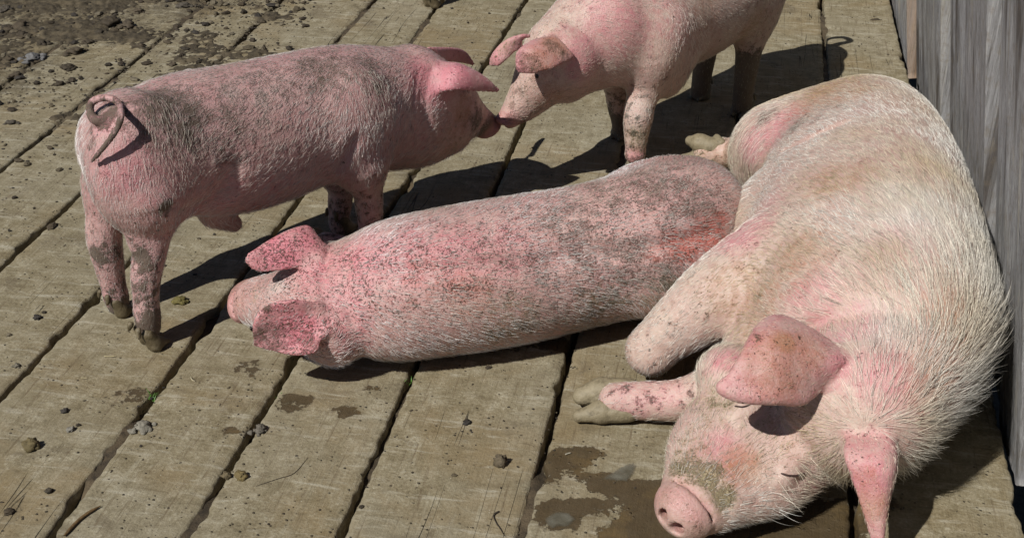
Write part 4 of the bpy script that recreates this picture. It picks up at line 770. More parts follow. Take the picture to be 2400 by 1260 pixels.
    {'t': 'C', 'a': [-0.5344, 2.4512, 0.1335], 'b': [-0.5327, 2.4561, 0.129], 'ra': 0.0045, 'rb': 0.0045, 'k': 0.004, 'sub': True},
    {'t': 'S', 'a': [[-0.3981, 2.3929, 0.2077], [-0.4463, 2.3708, 0.2298], [-0.4935, 2.3623, 0.2247], [-0.5224, 2.3543, 0.1999], [-0.5314, 2.3501, 0.1614]], 'b': [[-0.3746, 2.38, 0.1637], [-0.3984, 2.3501, 0.1511], [-0.4098, 2.3385, 0.1303], [-0.4583, 2.3368, 0.1272], [-0.5288, 2.3454, 0.1426]], 'r': 0.0055, 'k': 0.017, 'flow': [-0.9042, -0.2901, -0.3135], 'ear': 1, 'bulge': [0.0, 0.015, -0.025], 'prof': [0.6, 1.0, 0.4]},
    {'t': 'S', 'a': [[-0.4002, 2.5467, 0.2557], [-0.425, 2.5623, 0.2838], [-0.4462, 2.5699, 0.2975], [-0.5025, 2.5401, 0.2851], [-0.5425, 2.4996, 0.2738], [-0.5595, 2.4846, 0.2675]], 'b': [[-0.4143, 2.5026, 0.238], [-0.4536, 2.4952, 0.2452], [-0.4882, 2.4838, 0.2453], [-0.5189, 2.4777, 0.2446], [-0.545, 2.4759, 0.2517], [-0.5595, 2.4833, 0.2651]], 'r': 0.0055, 'k': 0.017, 'flow': [-0.9295, -0.3623, 0.0688], 'ear': 1, 'bulge': [0.0, 0.0, 0.025], 'prof': [0.6, 1.0, 0.3]},
  ],
  blobs=[['mud', [0.3394, 2.6809, 0.3496], 0.1131, 0.5], ['mud', [0.2339, 2.6512, 0.343], 0.1029, 0.35], ['mud', [0.4142, 2.6585, 0.3186], 0.0847, 0.52], ['mud', [0.1186, 2.5551, 0.3185], 0.1004, 0.45], ['mud', [0.2574, 2.5294, 0.2284], 0.1011, 0.45], ['mud', [0.1638, 2.4951, 0.2265], 0.0819, 0.4], ['mud', [0.3334, 2.5385, 0.2023], 0.0741, 0.5], ['mud', [0.0911, 2.462, 0.1615], 0.0729, 0.35], ['mud', [-0.0446, 2.4535, 0.2702], 0.0803, 0.3], ['mud', [0.0448, 2.4591, 0.2466], 0.0718, 0.35], ['ochre', [-0.0885, 2.406, 0.2256], 0.0797, 0.5], ['ochre', [-0.176, 2.404, 0.2572], 0.0792, 0.4], ['red', [0.432, 2.6111, 0.2478], 0.0563, 1.0], ['red', [0.3715, 2.5732, 0.2467], 0.0464, 0.8], ['red', [0.3141, 2.5553, 0.2458], 0.0323, 0.6], ['red', [0.4645, 2.6538, 0.2682], 0.0379, 0.7], ['grime', [0.0, 2.4345, 0.1357], 0.0998, 0.5], ['grime', [0.1873, 2.5216, 0.1045], 0.1124, 0.6], ['grime', [0.3273, 2.5362, 0.1393], 0.0748, 0.6], ['pink', [-0.4499, 2.3628, 0.1691], 0.0617, 1.0], ['pink', [-0.4875, 2.4966, 0.2774], 0.0542, 1.0], ['pink', [-0.4363, 2.5224, 0.2841], 0.0364, 0.9], ['pink', [-0.3965, 2.4705, 0.2403], 0.0721, 0.7], ['pink', [-0.3119, 2.4603, 0.2868], 0.0891, 0.7], ['pink', [-0.2119, 2.4381, 0.2988], 0.0971, 0.6], ['pink', [-0.1064, 2.4472, 0.2939], 0.0975, 0.6], ['pink', [-0.3547, 2.3967, 0.2002], 0.0621, 0.6], ['pink', [-0.3381, 2.3787, 0.1489], 0.0623, 0.5], ['pink', [-0.0179, 2.4698, 0.2918], 0.0804, 0.5], ['ochre', [-0.6064, 2.5655, 0.1112], 0.0284, 0.4], ['grime', [-0.558, 2.5272, 0.1554], 0.0326, 0.5], ['pale', [-0.503, 2.4962, 0.1997], 0.0366, 0.6], ['pale', [-0.2894, 2.5228, 0.3147], 0.0814, 0.5], ['mud', [-0.4936, 2.3522, 0.1549], 0.0441, 0.6], ['red', [-0.4499, 2.3628, 0.1691], 0.0573, 0.25], ['red', [-0.4875, 2.4966, 0.2774], 0.0451, 0.2], ['mud', [-0.5185, 2.3494, 0.167], 0.0264, 0.7], ['mud', [-0.4238, 2.3521, 0.1446], 0.0265, 0.5], ['mud', [-0.5012, 2.3559, 0.2244], 0.0122, 1.0], ['snout', [-0.6051, 2.6387, 0.0734], 0.0515, 1.0], ['lid', [-0.4447, 2.5766, 0.2106], 0.0226, 1.0], ['lid', [-0.5261, 2.4442, 0.1391], 0.0226, 1.0]],
  hoofs=[[[0.0809, 3.2075, 0.035], [-0.8782, 0.4783, -0.0], 0.028, 0.045, [0.7591, -0.6057, 0.2387], True], [[-0.5092, 3.0152, 0.035], [-0.8782, 0.4783, -0.0], 0.028, 0.045, [0.7591, -0.6057, 0.2387], True]],
  eyes=[],
  lash=[],
  claws=[],
  long=[])
PIGS['four'] = dict(base=[0.8491, 2.7748, 0.0], heading=[-0.1744, -0.9847, 0.0],
  prims=[
    {'t': 'T', 'p': [[0.9145, 3.3688, 0.2], [0.8723, 3.1441, 0.23], [0.8099, 2.8213, 0.25], [0.7425, 2.5289, 0.26], [0.7072, 2.3211, 0.255], [0.6892, 2.1766, 0.245], [0.6747, 2.0959, 0.23], [0.6323, 2.0265, 0.22]], 'rw': [0.12, 0.18, 0.21, 0.22, 0.21, 0.19, 0.15, 0.14], 'rh': [0.16, 0.215, 0.245, 0.257, 0.25, 0.228, 0.185, 0.16], 'up': [[0.8528, -0.151, 0.5], [0.8528, -0.151, 0.5], [0.8528, -0.151, 0.5], [0.8528, -0.151, 0.5], [0.8528, -0.151, 0.5], [0.8528, -0.151, 0.5], [0.8528, -0.151, 0.5], [0.8528, -0.151, 0.5]], 'n': 24, 'k': 0.05, 'flow': -1},
    {'t': 'E', 'c': [0.7698, 3.1495, 0.23], 'r': [0.18, 0.185, 0.13], 'R': [[-0.1744, -0.9847, 0.0], [-0.9847, 0.1744, 0.0], [0.0, 0.0, 1.0]], 'k': 0.05},
    {'t': 'E', 'c': [0.6671, 3.199, 0.19], 'r': [0.085, 0.1, 0.12], 'R': [[-0.1744, -0.9847, 0.0], [-0.9847, 0.1744, 0.0], [0.0, 0.0, 1.0]], 'k': 0.035},
    {'rr': [0.07, 0.044, 0.042, 0.038], 't': 'L', 'p': [[0.6789, 3.3051, 0.13], [0.6274, 3.4397, 0.085], [0.5774, 3.4621, 0.075], [0.5483, 3.4674, 0.07]], 'k': 0.03, 'leg': 1},
    {'t': 'E', 'c': [0.5937, 2.7485, 0.17], 'r': [0.17, 0.105, 0.15], 'R': [[-0.1744, -0.9847, 0.0], [-0.9847, 0.1744, 0.0], [0.0, 0.0, 1.0]], 'k': 0.045},
    {'rr': [0.12, 0.085, 0.06, 0.05], 't': 'L', 'p': [[0.5338, 2.4348, 0.25], [0.4244, 2.398, 0.22], [0.3343, 2.3853, 0.15], [0.2938, 2.3927, 0.1]], 'k': 0.05, 'leg': 1},
    {'rr': [0.05, 0.04, 0.04], 't': 'L', 'p': [[0.293, 2.3843, 0.1], [0.3604, 2.5404, 0.06], [0.4462, 2.6123, 0.05]], 'k': 0.02, 'leg': 1},
    {'rr': [0.1, 0.06, 0.044, 0.04, 0.038], 't': 'L', 'p': [[0.5083, 2.232, 0.16], [0.4311, 2.2531, 0.1], [0.3488, 2.2657, 0.06], [0.272, 2.2786, 0.048], [0.2158, 2.2873, 0.042]], 'k': 0.04, 'leg': 1},
    {'t': 'E', 'c': [0.5393, 2.0925, 0.1337], 'r': [0.0979, 0.1088, 0.0906], 'R': [[-0.7353, -0.5751, -0.3585], [-0.6771, 0.6455, 0.3534], [-0.0282, -0.5026, 0.864]], 'k': 0.0423, 'flow': [0.7353, 0.5751, 0.3585]},
    {'t': 'E', 'c': [0.5734, 2.0619, 0.0624], 'r': [0.0638, 0.0377, 0.058], 'R': [[-0.7353, -0.5751, -0.3585], [-0.6771, 0.6455, 0.3534], [-0.0282, -0.5026, 0.864]], 'k': 0.0483, 'flow': [0.7494, 0.8264, -0.0735]},
    {'t': 'E', 'c': [0.5412, 1.9837, 0.1628], 'r': [0.0399, 0.0272, 0.0181], 'R': [[-0.7353, -0.5751, -0.3585], [-0.6771, 0.6455, 0.3534], [-0.0282, -0.5026, 0.864]], 'k': 0.0363, 'flow': [0.7353, 0.5751, 0.3585]},
    {'t': 'E', 'c': [0.4773, 1.9601, 0.1092], 'r': [0.0725, 0.0343, 0.0489], 'R': [[-0.7353, -0.5751, -0.3585], [-0.6771, 0.6455, 0.3534], [-0.0282, -0.5026, 0.864]], 'k': 0.0423, 'flow': [0.7353, 0.5751, 0.3585]},
    {'t': 'E', 'c': [0.4813, 2.1496, 0.1105], 'r': [0.0638, 0.0377, 0.058], 'R': [[-0.7353, -0.5751, -0.3585], [-0.6771, 0.6455, 0.3534], [-0.0282, -0.5026, 0.864]], 'k': 0.0483, 'flow': [0.7494, 0.8264, -0.0735]},
    {'t': 'E', 'c': [0.4583, 2.0627, 0.206], 'r': [0.0399, 0.0272, 0.0181], 'R': [[-0.7353, -0.5751, -0.3585], [-0.6771, 0.6455, 0.3534], [-0.0282, -0.5026, 0.864]], 'k': 0.0363, 'flow': [0.7353, 0.5751, 0.3585]},
    {'t': 'E', 'c': [0.4067, 2.0274, 0.146], 'r': [0.0725, 0.0343, 0.0489], 'R': [[-0.7353, -0.5751, -0.3585], [-0.6771, 0.6455, 0.3534], [-0.0282, -0.5026, 0.864]], 'k': 0.0423, 'flow': [0.7353, 0.5751, 0.3585]},
    {'t': 'T', 'p': [[0.5263, 2.0899, 0.1443], [0.4555, 2.0313, 0.1206], [0.3916, 1.9688, 0.1093], [0.3429, 1.9091, 0.1025], [0.3089, 1.8695, 0.0993]], 'rw': [0.1269, 0.1396, 0.1251, 0.0852, 0.0602], 'rh': [0.0906, 0.0888, 0.0725, 0.0616, 0.0529], 'up': [[-0.0282, -0.5026, 0.864], [-0.0282, -0.5026, 0.864], [-0.0282, -0.5026, 0.864], [-0.0282, -0.5026, 0.864], [-0.0282, -0.5026, 0.864]], 'n': 14, 'k': 0.0363, 'flow': -1},
    {'t': 'T', 'p': [[0.5281, 2.1203, 0.0614], [0.4475, 2.0453, 0.0438], [0.3791, 1.9624, 0.0642], [0.3437, 1.9218, 0.0706]], 'rw': [0.0725, 0.0567, 0.0416, 0.0294], 'rh': [0.0508, 0.0363, 0.0343, 0.0245], 'up': [[-0.0282, -0.5026, 0.864], [-0.0282, -0.5026, 0.864], [-0.0282, -0.5026, 0.864], [-0.0282, -0.5026, 0.864]], 'n': 12, 'k': 0.0242, 'flow': -1},
    {'rr': [0.004, 0.004, 0.004, 0.004, 0.004], 't': 'L', 'p': [[0.3523, 1.8686, 0.0371], [0.3955, 1.8927, 0.0412], [0.4417, 1.9238, 0.0382], [0.4907, 1.9404, 0.0324], [0.5079, 1.9432, 0.0431]], 'k': 0.012, 'sub': True},
    {'rr': [0.004, 0.004, 0.004, 0.004, 0.004], 't': 'L', 'p': [[0.2818, 1.9357, 0.0738], [0.3085, 1.9756, 0.0866], [0.3381, 2.0226, 0.0922], [0.3539, 2.0708, 0.1038], [0.3629, 2.0815, 0.1188]], 'k': 0.012, 'sub': True},
    {'rr': [0.0085, 0.0085, 0.0085, 0.0085, 0.0085, 0.0085, 0.0085, 0.0085, 0.0085, 0.0085, 0.0085, 0.0085, 0.0085, 0.0085, 0.0085, 0.0085, 0.0085, 0.0085, 0.0085], 't': 'L', 'p': [[0.2694, 1.885, 0.1104], [0.2716, 1.8777, 0.1211], [0.2769, 1.8681, 0.1287], [0.2846, 1.8574, 0.1324], [0.2938, 1.8469, 0.1317], [0.3033, 1.8378, 0.1268], [0.3121, 1.8312, 0.1181], [0.3191, 1.8279, 0.1067], [0.3233, 1.8284, 0.0941], [0.3244, 1.8325, 0.0817], [0.3221, 1.8398, 0.071], [0.3168, 1.8493, 0.0634], [0.3091, 1.86, 0.0597], [0.3, 1.8706, 0.0604], [0.2904, 1.8797, 0.0654], [0.2816, 1.8863, 0.074], [0.2747, 1.8895, 0.0854], [0.2704, 1.8891, 0.098], [0.2694, 1.885, 0.1104]], 'k': 0.009, 'flow': [0.7353, 0.5751, 0.3585], 'bald': 1},
    {'t': 'E', 'c': [0.3008, 1.8624, 0.0969], 'r': [0.0131, 0.0406, 0.0382], 'R': [[-0.7242, -0.6697, -0.1645], [-0.6771, 0.6455, 0.3534], [0.1305, -0.3673, 0.9209]], 'k': 0.008, 'flow': [0.7353, 0.5751, 0.3585], 'bald': 1},
    {'t': 'E', 'c': [0.3025, 1.8375, 0.0915], 'r': [0.029, 0.0126, 0.0167], 'R': [[-0.8882, -0.4559, -0.056], [-0.4405, 0.8107, 0.3857], [0.1305, -0.3673, 0.9209]], 'k': 0.008, 'sub': True},
    {'t': 'E', 'c': [0.2766, 1.8622, 0.105], 'r': [0.029, 0.0126, 0.0167], 'R': [[-0.4991, -0.8269, -0.2591], [-0.8567, 0.4258, 0.2912], [0.1305, -0.3673, 0.9209]], 'k': 0.008, 'sub': True},
    {'rr': [0.0033, 0.0033, 0.0033, 0.0033, 0.0033, 0.0033, 0.0033, 0.0033, 0.0033, 0.0033, 0.0033, 0.0033], 't': 'L', 'p': [[0.2795, 1.9105, 0.0942], [0.2777, 1.908, 0.112], [0.2809, 1.9006, 0.128], [0.2885, 1.8894, 0.1401], [0.2995, 1.876, 0.1465], [0.3123, 1.8622, 0.1464], [0.3252, 1.8499, 0.1397], [0.3363, 1.8409, 0.1274], [0.3441, 1.8364, 0.1112], [0.3475, 1.8371, 0.0934], [0.346, 1.8429, 0.0764], [0.3398, 1.8529, 0.0628]], 'k': 0.01, 'sub': True},
    {'t': 'E', 'c': [0.4165, 2.1352, 0.2039], 'r': [0.075, 0.065, 0.055], 'R': [[-0.1744, -0.9847, 0.0], [-0.9847, 0.1744, 0.0], [0.0, 0.0, 1.0]], 'k': 0.025, 'flow': [0.7353, 0.5751, 0.3585]},
    {'t': 'E', 'c': [0.4964, 1.9207, 0.1423], 'r': [0.034, 0.021, 0.017], 'R': [[-0.7624, -0.5082, -0.4006], [0.5771, -0.2541, -0.7761], [0.2926, -0.8229, 0.487]], 'k': 0.012},
    {'t': 'E', 'c': [0.4258, 2.0151, 0.2113], 'r': [0.034, 0.021, 0.017], 'R': [[-0.7373, -0.5826, -0.3419], [0.6681, -0.704, -0.2409], [-0.1003, -0.4061, 0.9083]], 'k': 0.012},
    {'rr': [0.001, 0.003, 0.003, 0.003, 0.001], 't': 'L', 'p': [[0.456, 1.9183, 0.1587], [0.4759, 1.9081, 0.1542], [0.4934, 1.9038, 0.1528], [0.5185, 1.9136, 0.1481], [0.5429, 1.9288, 0.1469]], 'k': 0.01, 'sub': True},
    {'rr': [0.001, 0.003, 0.001], 't': 'L', 'p': [[0.4709, 1.8985, 0.1418], [0.4923, 1.8973, 0.137], [0.5198, 1.9166, 0.1267]], 'k': 0.01, 'sub': True},
    {'rr': [0.0014, 0.004, 0.004, 0.004, 0.0014], 't': 'L', 'p': [[0.3178, 1.8733, 0.1558], [0.3402, 1.8712, 0.1537], [0.3619, 1.8581, 0.1396], [0.3779, 1.8481, 0.1174], [0.3835, 1.8448, 0.0964]], 'k': 0.006, 'sub': True},
    {'rr': [0.0012, 0.0035, 0.0035, 0.0012], 't': 'L', 'p': [[0.3307, 1.889, 0.1604], [0.3539, 1.8805, 0.1558], [0.3756, 1.8663, 0.1406], [0.3908, 1.8547, 0.1168]], 'k': 0.006, 'sub': True},
    {'rr': [0.0012, 0.0035, 0.0012], 't': 'L', 'p': [[0.3393, 1.8616, 0.1491], [0.3574, 1.8491, 0.1336], [0.3683, 1.8399, 0.11]], 'k': 0.005, 'sub': True},
    {'rr': [0.0021, 0.006, 0.006, 0.0021], 't': 'L', 'p': [[0.6189, 2.8078, 0.3734], [0.6493, 2.761, 0.417], [0.692, 2.7521, 0.4456], [0.7437, 2.7607, 0.4645]], 'k': 0.02, 'sub': True},
    {'t': 'S', 'a': [[0.5966, 1.9989, 0.335], [0.5264, 2.0123, 0.3799], [0.4775, 2.0229, 0.399], [0.4474, 2.0207, 0.395], [0.4195, 1.9814, 0.3859], [0.3938, 1.9322, 0.3385]], 'b': [[0.5579, 1.9621, 0.3098], [0.5005, 1.9108, 0.2999], [0.4577, 1.8878, 0.3202], [0.4123, 1.8795, 0.3259], [0.3797, 1.8813, 0.3291], [0.3552, 1.8924, 0.3389]], 'r': 0.007, 'k': 0.017, 'flow': [-0.9499, -0.3121, 0.0166], 'ear': 1, 'bulge': [-0.012, -0.024, 0.03], 'prof': [0.8, 1.0, 0.5]},
    {'rr': [0.004, 0.008, 0.01, 0.0105, 0.009, 0.005], 't': 'L', 'p': [[0.3957, 1.9299, 0.3384], [0.3562, 1.8907, 0.3419], [0.3935, 1.8794, 0.3339], [0.4344, 1.8829, 0.328], [0.4751, 1.9004, 0.3142], [0.5042, 1.9144, 0.3064]], 'k': 0.014, 'flow': [0.7353, 0.5751, 0.3585], 'ear': 1},
    {'rr': [0.004, 0.0065, 0.0065, 0.004], 't': 'L', 'p': [[0.45, 2.0138, 0.3948], [0.4258, 1.9745, 0.3858], [0.407, 1.9492, 0.3608], [0.3957, 1.9299, 0.3384]], 'k': 0.01, 'flow': [0.7353, 0.5751, 0.3585], 'ear': 1},
    {'t': 'S', 'a': [[0.6037, 1.9221, 0.2304], [0.5784, 1.8692, 0.2381], [0.5729, 1.8373, 0.2321], [0.5845, 1.8215, 0.2036], [0.6003, 1.8043, 0.1623], [0.6212, 1.7832, 0.1035]], 'b': [[0.6494, 1.9287, 0.2422], [0.6526, 1.88, 0.241], [0.6562, 1.8614, 0.224], [0.6496, 1.8415, 0.188], [0.6401, 1.8201, 0.1495], [0.6298, 1.7909, 0.0969]], 'r': 0.0072, 'k': 0.017, 'flow': [0.0926, -0.7351, -0.6716], 'ear': 1, 'bulge': [0.015, -0.03, 0.01], 'prof': [0.7, 1.0, 0.3]},
  ],
  blobs=[['pink', [0.658, 3.0354, 0.3315], 0.094, 0.8], ['pink', [0.5999, 3.0924, 0.261], 0.0643, 0.8], ['pink', [0.4751, 2.4546, 0.3499], 0.0704, 0.8], ['pink', [0.5382, 2.5289, 0.3721], 0.0628, 0.5], ['mud', [0.6752, 2.9336, 0.3856], 0.0504, 0.5], ['mud', [0.7321, 2.8944, 0.4341], 0.0594, 0.35], ['mud', [0.6434, 3.132, 0.3253], 0.0429, 0.5], ['ochre', [0.8292, 3.0625, 0.432], 0.1244, 0.45], ['pink', [0.3732, 1.933, 0.1741], 0.0609, 0.75], ['ochre', [0.406, 1.9167, 0.1628], 0.0455, 0.75], ['red', [0.3774, 1.9008, 0.1608], 0.034, 0.45], ['grime', [0.3827, 2.0198, 0.2057], 0.0703, 0.42], ['grime', [0.4467, 1.9732, 0.1916], 0.077, 0.34], ['grime', [0.3417, 1.9932, 0.1866], 0.0466, 0.42], ['ochre', [0.5043, 1.9614, 0.2095], 0.0611, 0.4], ['grime', [0.5454, 1.9224, 0.1819], 0.0455, 0.35], ['grime', [0.3137, 1.9415, 0.1677], 0.0383, 0.5], ['grime', [0.3383, 1.8898, 0.1599], 0.0526, 0.72], ['grime', [0.3035, 1.9146, 0.1597], 0.0417, 0.6], ['grime', [0.3699, 1.8582, 0.1329], 0.0299, 0.75], ['grime', [0.3265, 1.9571, 0.1751], 0.0384, 0.5], ['grime', [0.3454, 1.8836, 0.1553], 0.0225, 1.0], ['ochre', [0.4559, 1.9101, 0.3792], 0.0868, 0.6], ['ochre', [0.5066, 1.9487, 0.3803], 0.0514, 0.6], ['ochre', [0.4674, 1.9454, 0.3997], 0.0292, 0.9], ['ochre', [0.4178, 1.8877, 0.3595], 0.0432, 0.4], ['pink', [0.6046, 1.8021, 0.2097], 0.0504, 1.0], ['ochre', [0.6074, 1.7929, 0.1715], 0.0434, 0.6], ['red', [0.5968, 1.8108, 0.2299], 0.036, 0.3], ['pink', [0.3999, 2.1149, 0.2556], 0.04, 0.7], ['pink', [0.4161, 1.9446, 0.4002], 0.0219, 0.8], ['pink', [0.5626, 1.9504, 0.3442], 0.0444, 0.8], ['pale', [0.432, 1.9804, 0.1958], 0.0463, 0.4], ['grime', [0.3865, 2.0514, 0.2124], 0.0473, 0.5], ['pale', [0.3658, 2.3204, 0.1645], 0.0523, 0.4], ['grime', [0.2819, 2.3384, 0.1324], 0.0352, 0.3], ['ochre', [0.3222, 2.3452, 0.2105], 0.0435, 0.3], ['pink', [0.2427, 2.2546, 0.0729], 0.0693, 0.5], ['pink', [0.3102, 2.2413, 0.082], 0.0517, 0.5], ['ochre', [0.7847, 3.0434, 0.4229], 0.1446, 0.7], ['ochre', [0.9193, 2.938, 0.4484], 0.1199, 0.55], ['ochre', [0.6546, 2.4532, 0.467], 0.0947, 0.5], ['ochre', [0.5554, 2.2549, 0.3981], 0.098, 0.55], ['ochre', [0.4884, 2.2452, 0.3092], 0.0745, 0.6], ['ochre', [0.4441, 2.325, 0.2824], 0.0769, 0.5], ['ochre', [0.8592, 2.447, 0.4699], 0.1031, 0.35], ['ochre', [0.8041, 2.0549, 0.3671], 0.0842, 0.6], ['ochre', [0.7289, 1.9525, 0.3251], 0.0818, 0.5], ['ochre', [0.6688, 2.1319, 0.4294], 0.0855, 0.35], ['pink', [0.5541, 2.1471, 0.3665], 0.0792, 0.6], ['pink', [0.6489, 1.9392, 0.3427], 0.0664, 0.7], ['pink', [0.7464, 2.2076, 0.4598], 0.0715, 0.35], ['pink', [0.6078, 2.0644, 0.3614], 0.0692, 0.6], ['ochre', [0.4648, 2.2271, 0.2621], 0.0581, 0.5], ['pale', [0.6478, 2.0449, 0.3732], 0.0914, 0.6], ['pale', [0.7743, 2.2897, 0.4719], 0.1304, 0.7], ['pale', [0.6338, 2.1874, 0.4347], 0.1188, 0.4], ['ochre', [0.5977, 1.8065, 0.2152], 0.0288, 0.5], ['pink', [0.5595, 1.9419, 0.0905], 0.0311, 0.6], ['ochre', [0.5715, 3.42, 0.0782], 0.0714, 0.5], ['grime', [0.5286, 3.4422, 0.0485], 0.0481, 0.6], ['pink', [0.5839, 2.089, 0.3464], 0.0779, 0.5], ['ochre', [0.5289, 2.2267, 0.3671], 0.0732, 0.3], ['ochre', [0.8175, 2.1625, 0.4303], 0.0629, 0.35], ['grime', [0.4937, 2.2861, 0.3241], 0.0502, 0.35], ['snout', [0.2941, 1.8572, 0.0937], 0.0528, 1.0], ['lid', [0.4975, 1.9174, 0.1442], 0.045, 1.0], ['lid', [0.4254, 2.0135, 0.2149], 0.045, 1.0]],
  hoofs=[],
  eyes=[],
  lash=[[[0.4773, 1.9051, 0.1499], [0.4906, 1.9019, 0.1477], [0.5068, 1.9058, 0.1446], [0.5236, 1.9192, 0.139]], [[0.4051, 2.0107, 0.2206], [0.4177, 2.003, 0.2241], [0.4319, 2.0065, 0.2263]]],
  claws=[[[[0.563, 3.4554, 0.095], [0.529, 3.4737, 0.1], 0.026, 0.026], [[0.529, 3.4737, 0.1], [0.505, 3.4933, 0.098], 0.024, 0.015], [[0.5673, 3.4656, 0.055], [0.5256, 3.4679, 0.05], 0.028, 0.026], [[0.5256, 3.4679, 0.05], [0.4907, 3.4878, 0.045], 0.026, 0.015], [[0.5852, 3.4509, 0.11], [0.5766, 3.4782, 0.115], 0.014, 0.01]], [[[0.2393, 2.3094, 0.046], [0.187, 2.3216, 0.042], 0.031, 0.029], [[0.187, 2.3216, 0.042], [0.146, 2.316, 0.034], 0.028, 0.02], [[0.237, 2.271, 0.032], [0.1845, 2.2704, 0.026], 0.028, 0.024], [[0.1845, 2.2704, 0.026], [0.1389, 2.268, 0.017], 0.023, 0.014]]],
  long=[[[0.5228, 1.9191, 0.1391], 0.03, 26, 0.028], [[0.4876, 1.8946, 0.1038], 0.05, 16, 0.045]])
WET = [(0.11, 2.145, 0.0424, 0.82), (0.075, 2.103, 0.0376, 0.7), (0.182, 2.07, 0.0455, 0.72), (0.244, 2.024, 0.0488, 0.85), (0.161, 1.993, 0.0403, 0.6), (0.088, 1.974, 0.04, 0.95), (0.295, 2.044, 0.041, 0.9), (0.269, 1.943, 0.0633, 1.0), (0.211, 1.907, 0.0469, 0.9), (0.352, 1.907, 0.0625, 1.0), (0.472, 1.925, 0.0944, 1.0), (0.581, 1.961, 0.0637, 0.9), (0.687, 2.005, 0.0485, 0.6), (0.166, 2.166, 0.0188, 0.6), (-0.46, 2.337, 0.036, 0.75), (-0.585, 2.463, 0.0337, 0.6), (-0.567, 2.494, 0.0208, 0.6), (-0.341, 2.306, 0.0286, 0.62), (-0.848, 2.358, 0.0308, 0.55), (-0.816, 2.374, 0.0328, 0.6), (0.097, 2.579, 0.0387, 0.7), (-0.01, 2.561, 0.0328, 0.5), (-0.303, 2.401, 0.0202, 0.55), (0.048, 2.583, 0.0291, 0.5), (-0.581, 2.695, 0.025, 0.5), (-0.576, 2.238, 0.0218, 0.5)]
